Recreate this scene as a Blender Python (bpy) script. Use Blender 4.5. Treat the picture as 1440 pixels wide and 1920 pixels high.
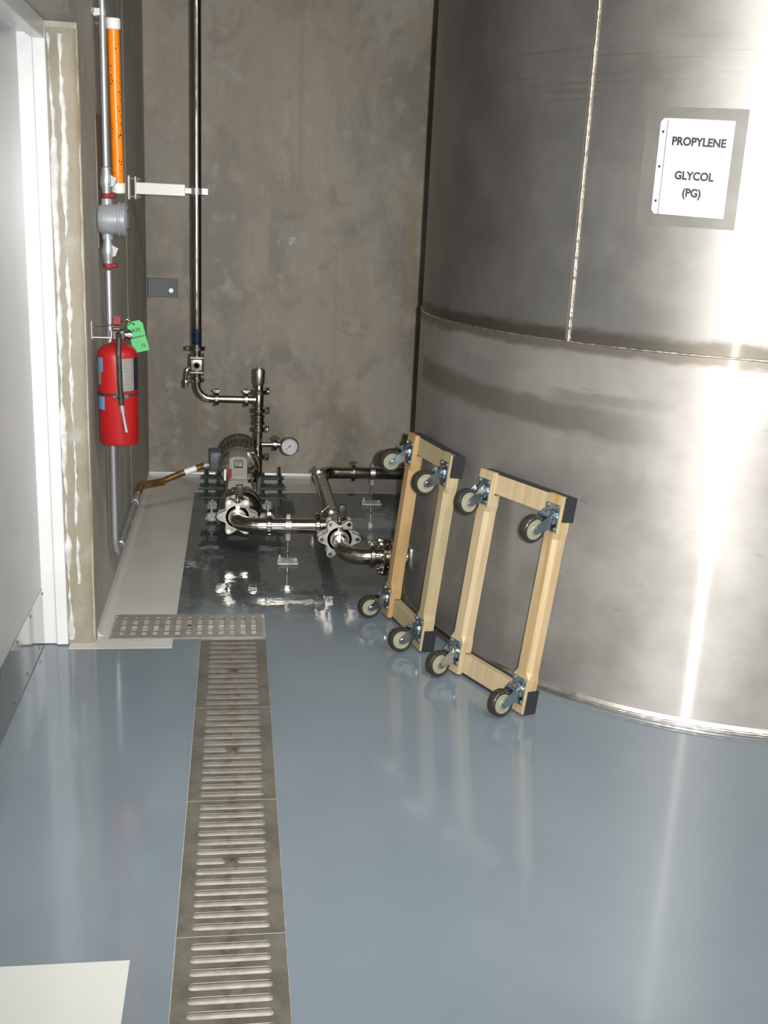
import bpy, bmesh, math, random
from mathutils import Vector, Matrix
random.seed(7)
for o in list(bpy.data.objects): bpy.data.objects.remove(o)
sc = bpy.context.scene
COL = sc.collection
PI = math.pi
V = Vector
# ------------------------------------------------------------------ camera
H = 1.68
YAW, PITCH, ROLL, FPX = 0.14704, 0.27568, 0.04759, 1969.6
fwd = V((math.sin(YAW)*math.cos(PITCH), math.cos(YAW)*math.cos(PITCH), -math.sin(PITCH)))
r0 = V((math.cos(YAW), -math.sin(YAW), 0)); u0 = r0.cross(fwd)
cr = r0*math.cos(ROLL) + u0*math.sin(ROLL); cu = -r0*math.sin(ROLL) + u0*math.cos(ROLL)
cam = bpy.data.cameras.new('camera'); cam_o = bpy.data.objects.new('camera', cam); COL.objects.link(cam_o)
cam.sensor_fit = 'VERTICAL'; cam.sensor_height = 36.0; cam.lens = FPX/1920*36.0; cam.clip_start = 0.02
cam_o.matrix_world = Matrix(((cr.x, cu.x, -fwd.x, 0), (cr.y, cu.y, -fwd.y, 0), (cr.z, cu.z, -fwd.z, H), (0, 0, 0, 1)))
sc.camera = cam_o
# ------------------------------------------------------------------ world, lights, exposure
w = bpy.data.worlds.new('world'); sc.world = w; w.use_nodes = True
w.node_tree.nodes['Background'].inputs[0].default_value = (0.8, 0.9, 1, 1)
w.node_tree.nodes['Background'].inputs[1].default_value = 0.02
def lamp(name, kind, loc, energy, col=(1, 1, 1), **kw):
    l = bpy.data.lights.new(name, kind); l.energy = energy; l.color = col
    for k, v in kw.items(): setattr(l, k, v)
    o = bpy.data.objects.new(name, l); COL.objects.link(o); o.location = loc
    return o
# the photographer's flash, a hand's width to the right of the lens
fl = lamp('camera_flash', 'SPOT', V((0, 0, H)) + cr*0.075 + cu*0.02, 800, (1.0, 0.985, 0.95), spot_size=math.radians(92), spot_blend=1.0, shadow_soft_size=0.014)
fl.rotation_euler = (fwd + cu*0.14).to_track_quat('-Z', 'Y').to_euler()
vs = sc.view_settings
vs.view_transform = 'Standard'; vs.look = 'None'; vs.exposure = 0.0; vs.gamma = 1.0; vs.use_curve_mapping = False

# ------------------------------------------------------------------ helpers: objects
WM = {}
def link(o):
    COL.objects.link(o); return o
def tag(o, label=None, cat=None, group=None, kind=None):
    if label: o['label'] = label
    if cat: o['category'] = cat
    if group: o['group'] = group
    if kind: o['kind'] = kind
    return o
def thing(name, label, cat, loc=(0, 0, 0), group=None, mw=None, kind=None):
    o = link(bpy.data.objects.new(name, None)); o.empty_display_size = 0.05
    m = mw if mw is not None else Matrix.Translation(loc)
    o.matrix_world = m; WM[o] = m.copy()
    return tag(o, label, cat, group, kind)
def mesh_obj(name, me, mat, parent=None, smooth=True, local=False, angle=40):
    if parent is not None and not local:
        me.transform(WM[parent].inverted())
    o = link(bpy.data.objects.new(name, me))
    me.materials.clear(); me.materials.append(mat)
    if smooth:
        me.polygons.foreach_set('use_smooth', [True]*len(me.polygons))
        me.set_sharp_from_angle(angle=math.radians(angle))
    if parent is not None:
        o.parent = parent; WM[o] = WM[parent]
    else:
        WM[o] = Matrix.Identity(4)
    return o
def obj(name, bm, mat, parent=None, smooth=True, local=False, angle=40):
    bmesh.ops.recalc_face_normals(bm, faces=bm.faces)
    me = bpy.data.meshes.new(name); bm.to_mesh(me); bm.free()
    return mesh_obj(name, me, mat, parent, smooth, local, angle)
def center_mesh(o):
    """top-level one-mesh thing: put the origin at the middle of its base"""
    me = o.data; xs = [v.co for v in me.vertices]
    c = V(((min(v.x for v in xs)+max(v.x for v in xs))/2, (min(v.y for v in xs)+max(v.y for v in xs))/2, min(v.z for v in xs)))
    me.transform(Matrix.Translation(-c)); o.location = c; WM[o] = Matrix.Translation(c)
    return o
# ------------------------------------------------------------------ helpers: shapes
def B(): return bmesh.new()
def box(bm, lo, hi, bevel=0.0, m=None, seg=1):
    lo, hi = V(lo), V(hi)
    r = bmesh.ops.create_cube(bm, size=1.0)['verts']
    c = (lo+hi)/2; s = hi-lo
    for v in r: v.co = V((v.co.x*s.x, v.co.y*s.y, v.co.z*s.z)) + c
    if bevel > 0:
        es = list({e for v in r for e in v.link_edges})
        g = bmesh.ops.bevel(bm, geom=es, offset=bevel, segments=seg, affect='EDGES', profile=0.5)
        r = list({v for f in g['faces'] for v in f.verts} | {v for v in r if v.is_valid})
    if m is not None: bmesh.ops.transform(bm, matrix=m, verts=r)
    return bm
def frame(d):
    d = V(d).normalized(); a = V((0, 0, 1)) if abs(d.z) < 0.9 else V((1, 0, 0))
    u = d.cross(a).normalized(); return d, u, d.cross(u)
def lathe(bm, prof, org, axis, seg=24, a0=0.0, a1=2*PI):
    """prof: list of (radius, distance along the axis)"""
    d, u, v = frame(axis); org = V(org); rings = []
    full = abs(a1-a0-2*PI) < 1e-6; n = seg if full else seg+1
    for r, t in prof:
        if r < 1e-6: rings.append([bm.verts.new(org+d*t)])
        else: rings.append([bm.verts.new(org+d*t+(u*math.cos(a0+(a1-a0)*k/seg)+v*math.sin(a0+(a1-a0)*k/seg))*r) for k in range(n)])
    for A, Bq in zip(rings, rings[1:]):
        for k in range(n if full else n-1):
            k2 = (k+1) % n
            if len(A) == 1 and len(Bq) == 1: continue
            if len(A) == 1: bm.faces.new((A[0], Bq[k], Bq[k2]))
            elif len(Bq) == 1: bm.faces.new((A[k], A[k2], Bq[0]))
            else: bm.faces.new((A[k], A[k2], Bq[k2], Bq[k]))
    return bm
def cyl(bm, p0, p1, r, seg=16, r2=None, bev=0.0):
    p0, p1 = V(p0), V(p1); L = (p1-p0).length; r2 = r if r2 is None else r2
    if bev: pr = [(0, 0), (r-bev, 0), (r, bev), (r2, L-bev), (r2-bev, L), (0, L)]
    else: pr = [(0, 0), (r, 0), (r2, L), (0, L)]
    return lathe(bm, pr, p0, p1-p0, seg)
def bend(pts, R, n=10):
    pts = [V(p) for p in pts]; out = [pts[0]]
    for i in range(1, len(pts)-1):
        a, b, c = pts[i-1], pts[i], pts[i+1]
        d1 = (a-b).normalized(); d2 = (c-b).normalized(); ang = d1.angle(d2)
        if ang > PI-0.02: out.append(b); continue
        rr = R[i-1] if isinstance(R, (list, tuple)) else R
        t = rr/math.tan(ang/2); cen = b+(d1+d2).normalized()*rr/math.sin(ang/2)
        s = b+d1*t-cen; e = b+d2*t-cen; tot = s.angle(e); ax = s.cross(e).normalized()
        for k in range(n+1): out.append(cen+Matrix.Rotation(tot*k/n, 3, ax) @ s)
    out.append(pts[-1]); return out
def sweep(bm, pts, r, seg=16, caps=True, rs=None):
    pts = [V(p) for p in pts]; n = len(pts); rings = []
    d = (pts[1]-pts[0]).normalized(); _, u, v = frame(d)
    for i, p in enumerate(pts):
        t = (pts[min(i+1, n-1)]-pts[max(i-1, 0)]).normalized()
        q = d.rotation_difference(t); u = q @ u; v = q @ v; d = t
        rr = rs[i] if rs else r
        rings.append([bm.verts.new(p+(u*math.cos(2*PI*k/seg)+v*math.sin(2*PI*k/seg))*rr) for k in range(seg)])
    for A, Bq in zip(rings, rings[1:]):
        for k in range(seg): bm.faces.new((A[k], A[(k+1) % seg], Bq[(k+1) % seg], Bq[k]))
    if caps: bm.faces.new(rings[0][::-1]); bm.faces.new(rings[-1])
    return bm
def loft(bm, secs):
    rings = [[bm.verts.new(p) for p in s] for s in secs]; n = len(rings[0])
    for A, Bq in zip(rings, rings[1:]):
        for k in range(n): bm.faces.new((A[k], A[(k+1) % n], Bq[(k+1) % n], Bq[k]))
    bm.faces.new(rings[0][::-1]); bm.faces.new(rings[-1]); return bm
def curve_mesh(loops, thick, bevel=0.0):
    """flat plate in XY with holes, thickness along z around 0"""
    cu_ = bpy.data.curves.new('tmp', 'CURVE'); cu_.dimensions = '2D'; cu_.fill_mode = 'BOTH'
    cu_.extrude = max(thick/2-bevel, 0); cu_.bevel_depth = bevel; cu_.bevel_resolution = 0
    for lp in loops:
        s = cu_.splines.new('POLY'); s.points.add(len(lp)-1); s.use_cyclic_u = True
        for p, q in zip(s.points, lp): p.co = (q[0], q[1], 0, 1)
    o = bpy.data.objects.new('tmp', cu_); COL.objects.link(o)
    dg = bpy.context.evaluated_depsgraph_get(); me = bpy.data.meshes.new_from_object(o.evaluated_get(dg))
    bpy.data.objects.remove(o); bpy.data.curves.remove(cu_); return me
def text_mesh(s, size, ext=0.0, off=0.0, align='CENTER'):
    c = bpy.data.curves.new('tmp', 'FONT'); c.body = s; c.size = size; c.align_x = align; c.align_y = 'CENTER'
    c.extrude = ext; c.offset = off; c.resolution_u = 4
    o = bpy.data.objects.new('tmp', c); COL.objects.link(o)
    dg = bpy.context.evaluated_depsgraph_get(); me = bpy.data.meshes.new_from_object(o.evaluated_get(dg))
    bpy.data.objects.remove(o); bpy.data.curves.remove(c); return me
def circ(cx, cy, r, n=20, a=0): return [(cx+r*math.cos(a+2*PI*k/n), cy+r*math.sin(a+2*PI*k/n)) for k in range(n)]
def slot(x0, x1, y, hw, n=5):
    pts = [(x1-hw+hw*math.cos(-PI/2+PI*k/n), y+hw*math.sin(-PI/2+PI*k/n)) for k in range(n+1)]
    pts += [(x0+hw+hw*math.cos(PI/2+PI*k/n), y+hw*math.sin(PI/2+PI*k/n)) for k in range(n+1)]
    return pts
def basis(x, y, z, o=(0, 0, 0)):
    x, y, z, o = V(x), V(y), V(z), V(o)
    return Matrix(((x.x, y.x, z.x, o.x), (x.y, y.y, z.y, o.y), (x.z, y.z, z.z, o.z), (0, 0, 0, 1)))
def patch_cyl(bm, cx, cy, R, a0, a1, z0, z1, t=0.001, n=14, tilt=0.0):
    """curved sheet of thickness t on a vertical cylinder"""
    I, O = [], []
    for k in range(n+1):
        f = k/n; a = a0+(a1-a0)*f; s = tilt*(f-0.5)
        for L, r in ((I, R), (O, R+t)):
            L.append([bm.verts.new((cx+r*math.cos(a), cy+r*math.sin(a), z+s)) for z in (z0, z1)])
    for k in range(n):
        bm.faces.new((O[k][0], O[k+1][0], O[k+1][1], O[k][1])); bm.faces.new((I[k][0], I[k][1], I[k+1][1], I[k+1][0]))
        for j in (0, 1): bm.faces.new((I[k][j], I[k+1][j], O[k+1][j], O[k][j]))
    for k in (0, n): bm.faces.new((I[k][0], O[k][0], O[k][1], I[k][1]))
    return bm

# ------------------------------------------------------------------ helpers: materials
class NT:
    def __init__(s, name):
        s.m = bpy.data.materials.new(name); s.m.use_nodes = True; s.t = s.m.node_tree
        s.p = s.t.nodes['Principled BSDF']; s.tc = s.t.nodes.new('ShaderNodeTexCoord')
    def n(s, k, **kw):
        x = s.t.nodes.new(k)
        for a, b in kw.items(): setattr(x, a, b)
        return x
    def set(s, sock, v):
        if isinstance(v, bpy.types.NodeSocket): s.t.links.new(v, sock)
        elif isinstance(v, (tuple, list)) and len(v) == 3 and sock.type == 'RGBA': sock.default_value = (*v, 1)
        else: sock.default_value = v
    def math(s, op, a, b=0.0, c=0.0, clamp=False):
        x = s.n('ShaderNodeMath', operation=op, use_clamp=clamp)
        for i, v in enumerate((a, b, c)): s.set(x.inputs[i], v)
        return x.outputs[0]
    def xyz(s, src='Object'):
        x = s.n('ShaderNodeSeparateXYZ'); s.t.links.new(s.tc.outputs[src], x.inputs[0]); return x.outputs
    def map(s, scale=(1, 1, 1), loc=(0, 0, 0), src='Object', rot=(0, 0, 0)):
        x = s.n('ShaderNodeMapping'); s.t.links.new(s.tc.outputs[src], x.inputs[0])
        x.inputs['Scale'].default_value = scale; x.inputs['Location'].default_value = loc; x.inputs['Rotation'].default_value = rot
        return x.outputs[0]
    def noise(s, vec, scale=5, detail=4, rough=0.55, dist=0.0):
        x = s.n('ShaderNodeTexNoise'); s.t.links.new(vec, x.inputs['Vector'])
        x.inputs['Scale'].default_value = scale; x.inputs['Detail'].default_value = detail
        x.inputs['Roughness'].default_value = rough; x.inputs['Distortion'].default_value = dist
        return x.outputs['Fac']
    def ramp(s, f, a, b, lo=0.0, hi=1.0):
        x = s.n('ShaderNodeMapRange', interpolation_type='SMOOTHSTEP'); s.set(x.inputs[0], f)
        for i, v in zip((1, 2, 3, 4), (a, b, lo, hi)): s.set(x.inputs[i], v)
        return x.outputs[0]
    def mix(s, f, a, b, mode='MIX'):
        x = s.n('ShaderNodeMix', data_type='RGBA', blend_type=mode); s.set(x.inputs[0], f); s.set(x.inputs[6], a); s.set(x.inputs[7], b)
        return x.outputs[2]
    def bump(s, h, dist=0.002, strength=0.5, nrm=None):
        x = s.n('ShaderNodeBump'); x.inputs['Strength'].default_value = strength; x.inputs['Distance'].default_value = dist
        s.set(x.inputs['Height'], h)
        if nrm is not None: s.set(x.inputs['Normal'], nrm)
        return x.outputs[0]
    def out(s, **kw):
        for k, v in kw.items(): s.set(s.p.inputs[k.replace('_', ' ')], v)
        return s.m
def mat(name, c1, c2=None, scale=8, rough=0.5, metal=0.0, bump=0.0, stretch=(1, 1, 1), rvar=0.0, detail=4, **kw):
    t = NT(name); c2 = c2 or tuple(x*0.82 for x in c1)
    f = t.noise(t.map(stretch), scale, detail)
    k = dict(Base_Color=t.mix(t.ramp(f, 0.35, 0.65), c1, c2), Metallic=metal)
    k['Roughness'] = t.ramp(f, 0.3, 0.7, max(rough-rvar, 0.02), rough+rvar) if rvar else rough
    if bump: k['Normal'] = t.bump(t.noise(t.map(stretch), scale*6, 5), bump, 0.6)
    k.update(kw); return t.out(**k)

M = {}
M['steel'] = mat('polished_stainless', (0.5, 0.475, 0.43), (0.38, 0.355, 0.31), 14, 0.16, 1.0, rvar=0.06)
M['steel_dull'] = mat('dull_stainless', (0.6, 0.58, 0.54), (0.46, 0.44, 0.41), 30, 0.34, 1.0, rvar=0.08, bump=0.0003)
M['cast'] = mat('cast_stainless', (0.6, 0.57, 0.53), (0.48, 0.46, 0.43), 60, 0.36, 0.85, bump=0.0006)
M['zinc'] = mat('zinc_plate', (0.6, 0.68, 0.74), (0.45, 0.53, 0.58), 25, 0.2, 1.0, rvar=0.06)
M['galv'] = mat('galvanised_steel', (0.52, 0.54, 0.56), (0.4, 0.42, 0.44), 40, 0.36, 0.75, rvar=0.08)
M['black'] = mat('black_rubber', (0.022, 0.021, 0.02), (0.035, 0.033, 0.03), 40, 0.42, bump=0.0002)
M['tyre'] = mat('tyre_rubber', (0.018, 0.0165, 0.015), (0.03, 0.027, 0.024), 30, 0.3)
M['hub'] = mat('olive_hub_plastic', (0.25, 0.25, 0.18), (0.23, 0.23, 0.165), 10, 0.4)
M['carpet'] = mat('black_carpet', (0.007, 0.007, 0.009), (0.026, 0.026, 0.032), 260, 0.95, bump=0.003, detail=2)
M['white'] = mat('white_enamel', (0.66, 0.67, 0.68), (0.62, 0.63, 0.64), 4, 0.28)
M['white_plastic'] = mat('white_plastic', (0.78, 0.76, 0.73), (0.72, 0.7, 0.67), 6, 0.35)
M['orange'] = None
M['red'] = mat('red_enamel', (0.36, 0.008, 0.01), (0.32, 0.007, 0.009), 5, 0.35)
M['red_dark'] = mat('red_plastic', (0.24, 0.012, 0.014), None, 9, 0.65)
M['blue_label'] = mat('blue_label', (0.1, 0.24, 0.42), (0.12, 0.28, 0.46), 60, 0.4)
M['silver_label'] = mat('silver_label', (0.33, 0.33, 0.32), (0.27, 0.27, 0.26), 50, 0.35, 0.4, stretch=(1, 1, 6))
M['dark_label'] = mat('dark_label', (0.02, 0.02, 0.025), None, 30, 0.4)
M['green_tag'] = mat('green_card', (0.06, 0.38, 0.12), (0.055, 0.35, 0.11), 20, 0.6)
M['ink'] = mat('black_ink', (0.015, 0.015, 0.02), None, 10, 0.6)
M['paint_grey'] = mat('grey_cast_paint', (0.33, 0.35, 0.38), (0.28, 0.3, 0.33), 20, 0.35, 0.2, bump=0.0003)
M['slate'] = mat('slate_blue_paint', (0.1, 0.105, 0.13), (0.085, 0.09, 0.11), 12, 0.5)
M['motor'] = mat('dark_motor_paint', (0.05, 0.05, 0.04), (0.1, 0.095, 0.07), 60, 0.4, 0.3, stretch=(1, 0.05, 1))
M['gear_grey'] = mat('warm_grey_paint', (0.27, 0.26, 0.22), (0.23, 0.22, 0.19), 14, 0.4, 0.2)
M['green_dark'] = mat('dark_green_paint', (0.018, 0.028, 0.026), (0.03, 0.042, 0.04), 20, 0.35)
M['grout'] = mat('pale_grout', (0.5, 0.5, 0.48), (0.3, 0.3, 0.3), 60, 0.5, bump=0.004)
M['copper'] = mat('brown_wet_sleeve', (0.2, 0.11, 0.035), (0.09, 0.05, 0.02), 30, 0.22, 0.35)
M['gauge_face'] = mat('gauge_dial_white', (0.5, 0.5, 0.52), (0.46, 0.46, 0.48), 10, 0.25)
M['blue_dark'] = mat('dark_blue_label', (0.006, 0.008, 0.03), (0.015, 0.025, 0.06), 30, 0.2)
M['paper'] = mat('white_paper_in_sleeve', (0.5, 0.51, 0.545), (0.47, 0.48, 0.515), 5, 0.3)
M['sleeve'] = mat('clear_sleeve_edge', (0.5, 0.55, 0.56), (0.46, 0.5, 0.52), 8, 0.2)
M['caulk'] = mat('white_caulk', (0.6, 0.61, 0.6), (0.42, 0.42, 0.4), 20, 0.45, bump=0.002)
M['weld'] = mat('weld_bead', (0.55, 0.49, 0.43), (0.33, 0.27, 0.21), 45, 0.32, 0.9, bump=0.001)
M['border'] = mat('warm_grey_floor_paint', (0.52, 0.515, 0.48), (0.485, 0.48, 0.45), 3, 0.2, bump=0.0)
M['marking'] = mat('white_floor_paint', (0.52, 0.53, 0.51), (0.5, 0.51, 0.49), 3, 0.22)
M['channel'] = mat('bright_channel_steel', (0.47, 0.445, 0.415), (0.37, 0.345, 0.32), 30, 0.5, 0.0)
M['ceiling'] = mat('grey_ceiling', (0.35, 0.35, 0.34), None, 2, 0.8)
M['tube_light'] = NT('tube_light').out(Base_Color=(1, 1, 1), Emission_Color=(1, 0.98, 0.93), Emission_Strength=7.0)

def orange():
    t = NT('orange_tube_plastic')
    v = t.n('ShaderNodeTexVoronoi'); t.t.links.new(t.map((1, 1, 0.8)), v.inputs['Vector']); v.inputs['Scale'].default_value = 95
    gate = t.ramp(t.noise(t.map((1, 1, 1), (3, 1, 0)), 20, 1), 0.47, 0.53)
    dots = t.math('MULTIPLY', t.ramp(v.outputs['Distance'], 0.3, 0.24), gate)
    return t.out(Base_Color=t.mix(dots, (0.86, 0.22, 0.005), (0.05, 0.02, 0.0)), Roughness=0.35)
M['orange'] = orange()

def concrete(name, base=(0.325, 0.295, 0.25), lo=(0.17, 0.15, 0.12), rust=0.4, pale=(0.4, 0.375, 0.335)):
    t = NT(name)
    big = t.noise(t.map((1, 1, 0.55)), 2.2, 6, 0.6, 0.6); mid = t.noise(t.map((1, 1, 0.8), (4, 2, 1)), 9, 5, 0.6)
    fine = t.noise(t.map(), 120, 3); streak = t.noise(t.map((4, 4, 0.16), (7, 0, 0)), 2.4, 4, 0.6)
    c = t.mix(t.ramp(big, 0.34, 0.6), lo, base)
    c = t.mix(t.ramp(t.noise(t.map((1, 1, 0.9), (9, 5, 3)), 4.5, 6, 0.65, 1.2), 0.52, 0.68, 0, 0.4), c, tuple(q*0.9 for q in lo))
    c = t.mix(t.ramp(mid, 0.5, 0.75, 0, 0.55), c, pale)
    c = t.mix(t.ramp(t.noise(t.map((1.3, 1.3, 1), (2, 8, 6)), 1.7, 6, 0.6, 0.8), 0.48, 0.66, 0, 0.38), c, tuple(q*k for q, k in zip(base, (0.95, 0.82, 0.62))))
    c = t.mix(t.ramp(streak, 0.56, 0.72, 0, rust), c, (0.29, 0.19, 0.07))
    c = t.mix(t.ramp(fine, 0.3, 0.7, 0, 0.18), c, (0.16, 0.145, 0.115))
    b = t.bump(mid, 0.006, 0.35); b = t.bump(fine, 0.0012, 0.4, b)
    return t.out(Base_Color=c, Roughness=t.ramp(big, 0.3, 0.7, 0.5, 0.72), Normal=b)
M['concrete'] = concrete('weathered_concrete')
M['concrete_side'] = concrete('sealed_concrete', (0.4, 0.385, 0.345), (0.27, 0.255, 0.22), 0.08, (0.47, 0.455, 0.41))
M['concrete_edge'] = concrete('pale_concrete_edge', (0.27, 0.25, 0.2), (0.2, 0.175, 0.125), 0.25, (0.4, 0.39, 0.35))

def floor_mat():
    t = NT('blue_grey_epoxy'); x, y, z = t.xyz()
    n1 = t.noise(t.map(), 1.6, 4); n2 = t.noise(t.map((1, 1, 1), (3, 3, 0)), 5, 4, 0.6)
    c = t.mix(t.ramp(n1, 0.3, 0.7), (0.142, 0.176, 0.206), (0.158, 0.193, 0.222))
    # standing water and a wet film around the pump
    edge = t.math('ADD', y, t.math('MULTIPLY', t.math('SUBTRACT', n2, 0.5), 1.1))
    wet = t.ramp(edge, 4.1, 4.6)
    wetx = t.ramp(t.math('ADD', x, t.math('MULTIPLY', n2, 0.5)), 1.35, 1.1)
    wet = t.math('MULTIPLY', wet, wetx)
    c = t.mix(wet, c, (0.072, 0.08, 0.08))
    # whitish ragged oval in the floor colour, beyond the tank nozzle
    dx = t.math('DIVIDE', t.math('SUBTRACT', x, 0.76), 0.2); dy = t.math('DIVIDE', t.math('SUBTRACT', y, 5.55), 0.34)
    rr = t.math('ADD', t.math('MULTIPLY', dx, dx), t.math('MULTIPLY', dy, dy))
    rr = t.math('ADD', rr, t.math('MULTIPLY', t.math('SUBTRACT', n2, 0.5), 2.4))
    c = t.mix(t.ramp(rr, 0.75, 0.5, 0, 0.6), c, (0.3, 0.32, 0.34))
    # scuffs
    sc1 = t.noise(t.map((14, 0.7, 1), (0, 0, 0), rot=(0, 0, 0.5)), 1.5, 2)
    c = t.mix(t.ramp(sc1, 0.74, 0.78, 0, 0.45), c, (0.08, 0.08, 0.09))
    rough = t.ramp(n1, 0.3, 0.7, 0.08, 0.115); rough = t.math('SUBTRACT', rough, t.math('MULTIPLY', wet, 0.035))
    wav = t.noise(t.map(), 14, 2); b = t.bump(t.math('MULTIPLY', wav, t.math('ADD', t.math('MULTIPLY', wet, 1.0), 0.12)), 0.0035, 0.35)
    return t.out(Base_Color=c, Roughness=rough, Normal=b, IOR=1.62)
M['floor'] = floor_mat()

def grate_mat():
    t = NT('worn_grate_steel'); x, y, z = t.xyz()
    n = t.noise(t.map(), 12, 5, 0.6); n2 = t.noise(t.map((1, 1, 1), (5, 1, 2)), 30, 3)
    c = t.mix(t.ramp(n, 0.35, 0.65), (0.135, 0.124, 0.102), (0.18, 0.167, 0.142))
    rust = t.math('MULTIPLY', t.ramp(t.math('ABSOLUTE', x), 0.045, 0.01), t.ramp(n2, 0.42, 0.62))
    c = t.mix(t.math('MULTIPLY', rust, 0.5), c, (0.09, 0.045, 0.025))
    return t.out(Base_Color=c, Roughness=t.ramp(n, 0.3, 0.7, 0.36, 0.5), Metallic=0.4, Normal=t.bump(n2, 0.0008, 0.4))
M['grate'] = grate_mat()
M['grate_clean'] = mat('clean_grate_steel', (0.36, 0.345, 0.31), (0.3, 0.285, 0.25), 14, 0.42, 0.4, bump=0.0005)

def wood(name, a, b, off=0.0, streak=(0.42, 0.22, 0.07), sa=0.35):
    t = NT(name); mp = t.map((9, 0.55, 9), (off, off*2, off))
    n = t.noise(mp, 4, 5, 0.6, 0.8); f = t.noise(t.map((60, 1.5, 60), (off, 0, 0)), 4, 3)
    s = t.noise(t.map((16, 0.4, 16), (off*3, 1, 2)), 1.6, 2)
    c = t.mix(t.ramp(n, 0.35, 0.68), a, b); c = t.mix(t.ramp(s, 0.56, 0.7, 0, sa), c, streak)
    c = t.mix(t.ramp(f, 0.45, 0.75, 0, 0.22), c, tuple(q*0.6 for q in b))
    return t.out(Base_Color=c, Roughness=0.48, Normal=t.bump(f, 0.0004, 0.4))
M['wood_pale'] = wood('pale_maple', (0.45, 0.36, 0.225), (0.39, 0.3, 0.175), 1.3, (0.36, 0.22, 0.09), sa=0.2)
M['wood_warm'] = wood('warm_maple', (0.43, 0.33, 0.19), (0.36, 0.255, 0.125), 4.1, (0.33, 0.185, 0.065), sa=0.6)
M['wood_brown'] = wood('brown_maple', (0.4, 0.265, 0.125), (0.34, 0.215, 0.09), 7.7, (0.3, 0.16, 0.05), sa=0.4)
M['wood_green'] = wood('grey_green_poplar', (0.38, 0.31, 0.185), (0.32, 0.265, 0.15), 2.9, (0.3, 0.25, 0.12), 0.4)

TX, TY, TR = 2.173, 4.409, 1.378        # tank axis and radius
Z_SEAM = 1.29
def tank_mat(name, lower):
    t = NT(name); x, y, z = t.xyz()
    ang = t.math('ARCTAN2', y, x); arc = t.math('MULTIPLY', ang, TR)
    cv = t.n('ShaderNodeCombineXYZ'); t.set(cv.inputs[0], arc); t.set(cv.inputs[1], z)
    def mp(scale, loc=(0, 0, 0)):
        m = t.n('ShaderNodeMapping'); t.t.links.new(cv.outputs[0], m.inputs[0]); m.inputs['Scale'].default_value = scale; m.inputs['Location'].default_value = loc; return m.outputs[0]
    blot = t.noise(mp((1, 1, 1)), 3.2, 5, 0.6); fine = t.noise(mp((1.2, 55, 1)), 6, 3)
    drip = t.noise(mp((7, 0.35, 1), (2, 3, 0)), 2.2, 4, 0.6)
    c = t.mix(t.ramp(blot, 0.32, 0.68), (0.35, 0.333, 0.318) if lower else (0.29, 0.282, 0.27), (0.45, 0.43, 0.412) if lower else (0.37, 0.36, 0.345))
    c = t.mix(t.ramp(drip, 0.58, 0.76, 0, 0.3), c, (0.36, 0.31, 0.25))
    wob = t.math('MULTIPLY', t.math('SUBTRACT', t.noise(mp((2.2, 5, 1)), 3, 4), 0.5), 0.06)
    zz = t.math('ADD', z, wob)
    if lower:   # heat tint under the ring seam, smeared film, scattered scuffs
        tint = t.ramp(t.math('SUBTRACT', Z_SEAM, zz), 0.045, 0.02)
        c = t.mix(t.math('MULTIPLY', tint, 0.72), c, (0.16, 0.13, 0.1))
        zc = t.math('ADD', t.math('MULTIPLY', arc, -0.035), 0.915)      # smear centre line
        d = t.math('ABSOLUTE', t.math('SUBTRACT', zz, zc))
        band = t.math('MULTIPLY', t.ramp(d, 0.07, 0.03), t.ramp(ang, -2.08, -2.4))
        c = t.mix(t.math('MULTIPLY', band, 0.65), c, (0.17, 0.155, 0.125))
        d2 = t.math('ABSOLUTE', t.math('SUBTRACT', zz, 1.105))
        band2 = t.math('MULTIPLY', t.math('MULTIPLY', t.ramp(d2, 0.03, 0.012), t.ramp(ang, -2.5, -2.42)), t.ramp(ang, -2.12, -2.3))
        c = t.mix(t.math('MULTIPLY', band2, 0.45), c, (0.2, 0.185, 0.155))
        sp = t.noise(mp((3, 9, 1), (4, 9, 0)), 3.4, 3); c = t.mix(t.ramp(sp, 0.66, 0.74, 0, 0.35), c, (0.25, 0.22, 0.18))
    else:
        tint = t.ramp(t.math('SUBTRACT', zz, Z_SEAM), 0.06, 0.03)
        c = t.mix(t.math('MULTIPLY', tint, 0.78), c, (0.12, 0.105, 0.08))
        lines = t.noise(mp((0.8, 40, 1), (8, 0, 0)), 2.2, 2); zl = t.math('MULTIPLY', t.ramp(z, 2.0, 2.1), t.ramp(z, 2.28, 2.2))
        c = t.mix(t.math('MULTIPLY', t.ramp(lines, 0.56, 0.66, 0, 0.4), zl), c, (0.22, 0.2, 0.17))
    rough = t.ramp(blot, 0.3, 0.7, 0.54, 0.6)
    tg = t.n('ShaderNodeTangent', direction_type='RADIAL', axis='Z')
    nb = t.bump(fine, 0.0006, 0.14)
    g = t.n('ShaderNodeBsdfAnisotropic'); t.set(g.inputs['Color'], c); g.inputs['Roughness'].default_value = 0.3
    g.inputs['Anisotropy'].default_value = 0.85; g.inputs['Rotation'].default_value = 0.0
    t.set(g.inputs['Tangent'], tg.outputs[0]); t.set(g.inputs['Normal'], nb)
    m = t.out(Base_Color=c, Metallic=0.74 if lower else 0.9, Roughness=rough, Anisotropic=0.6, Anisotropic_Rotation=0.25, Tangent=tg.outputs[0], Normal=nb)
    ms = t.n('ShaderNodeMixShader'); ms.inputs[0].default_value = 0.1
    t.t.links.new(t.p.outputs[0], ms.inputs[1]); t.t.links.new(g.outputs[0], ms.inputs[2])
    t.t.links.new(ms.outputs[0], t.t.nodes['Material Output'].inputs[0])
    return m
M['tank_up'] = tank_mat('tank_upper_sheet', False)
M['tank_lo'] = tank_mat('tank_lower_sheet', True)
M['residue'] = mat('grey_tape_residue', (0.15, 0.145, 0.135), (0.125, 0.12, 0.11), 9, 0.5, 0.3)

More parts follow.
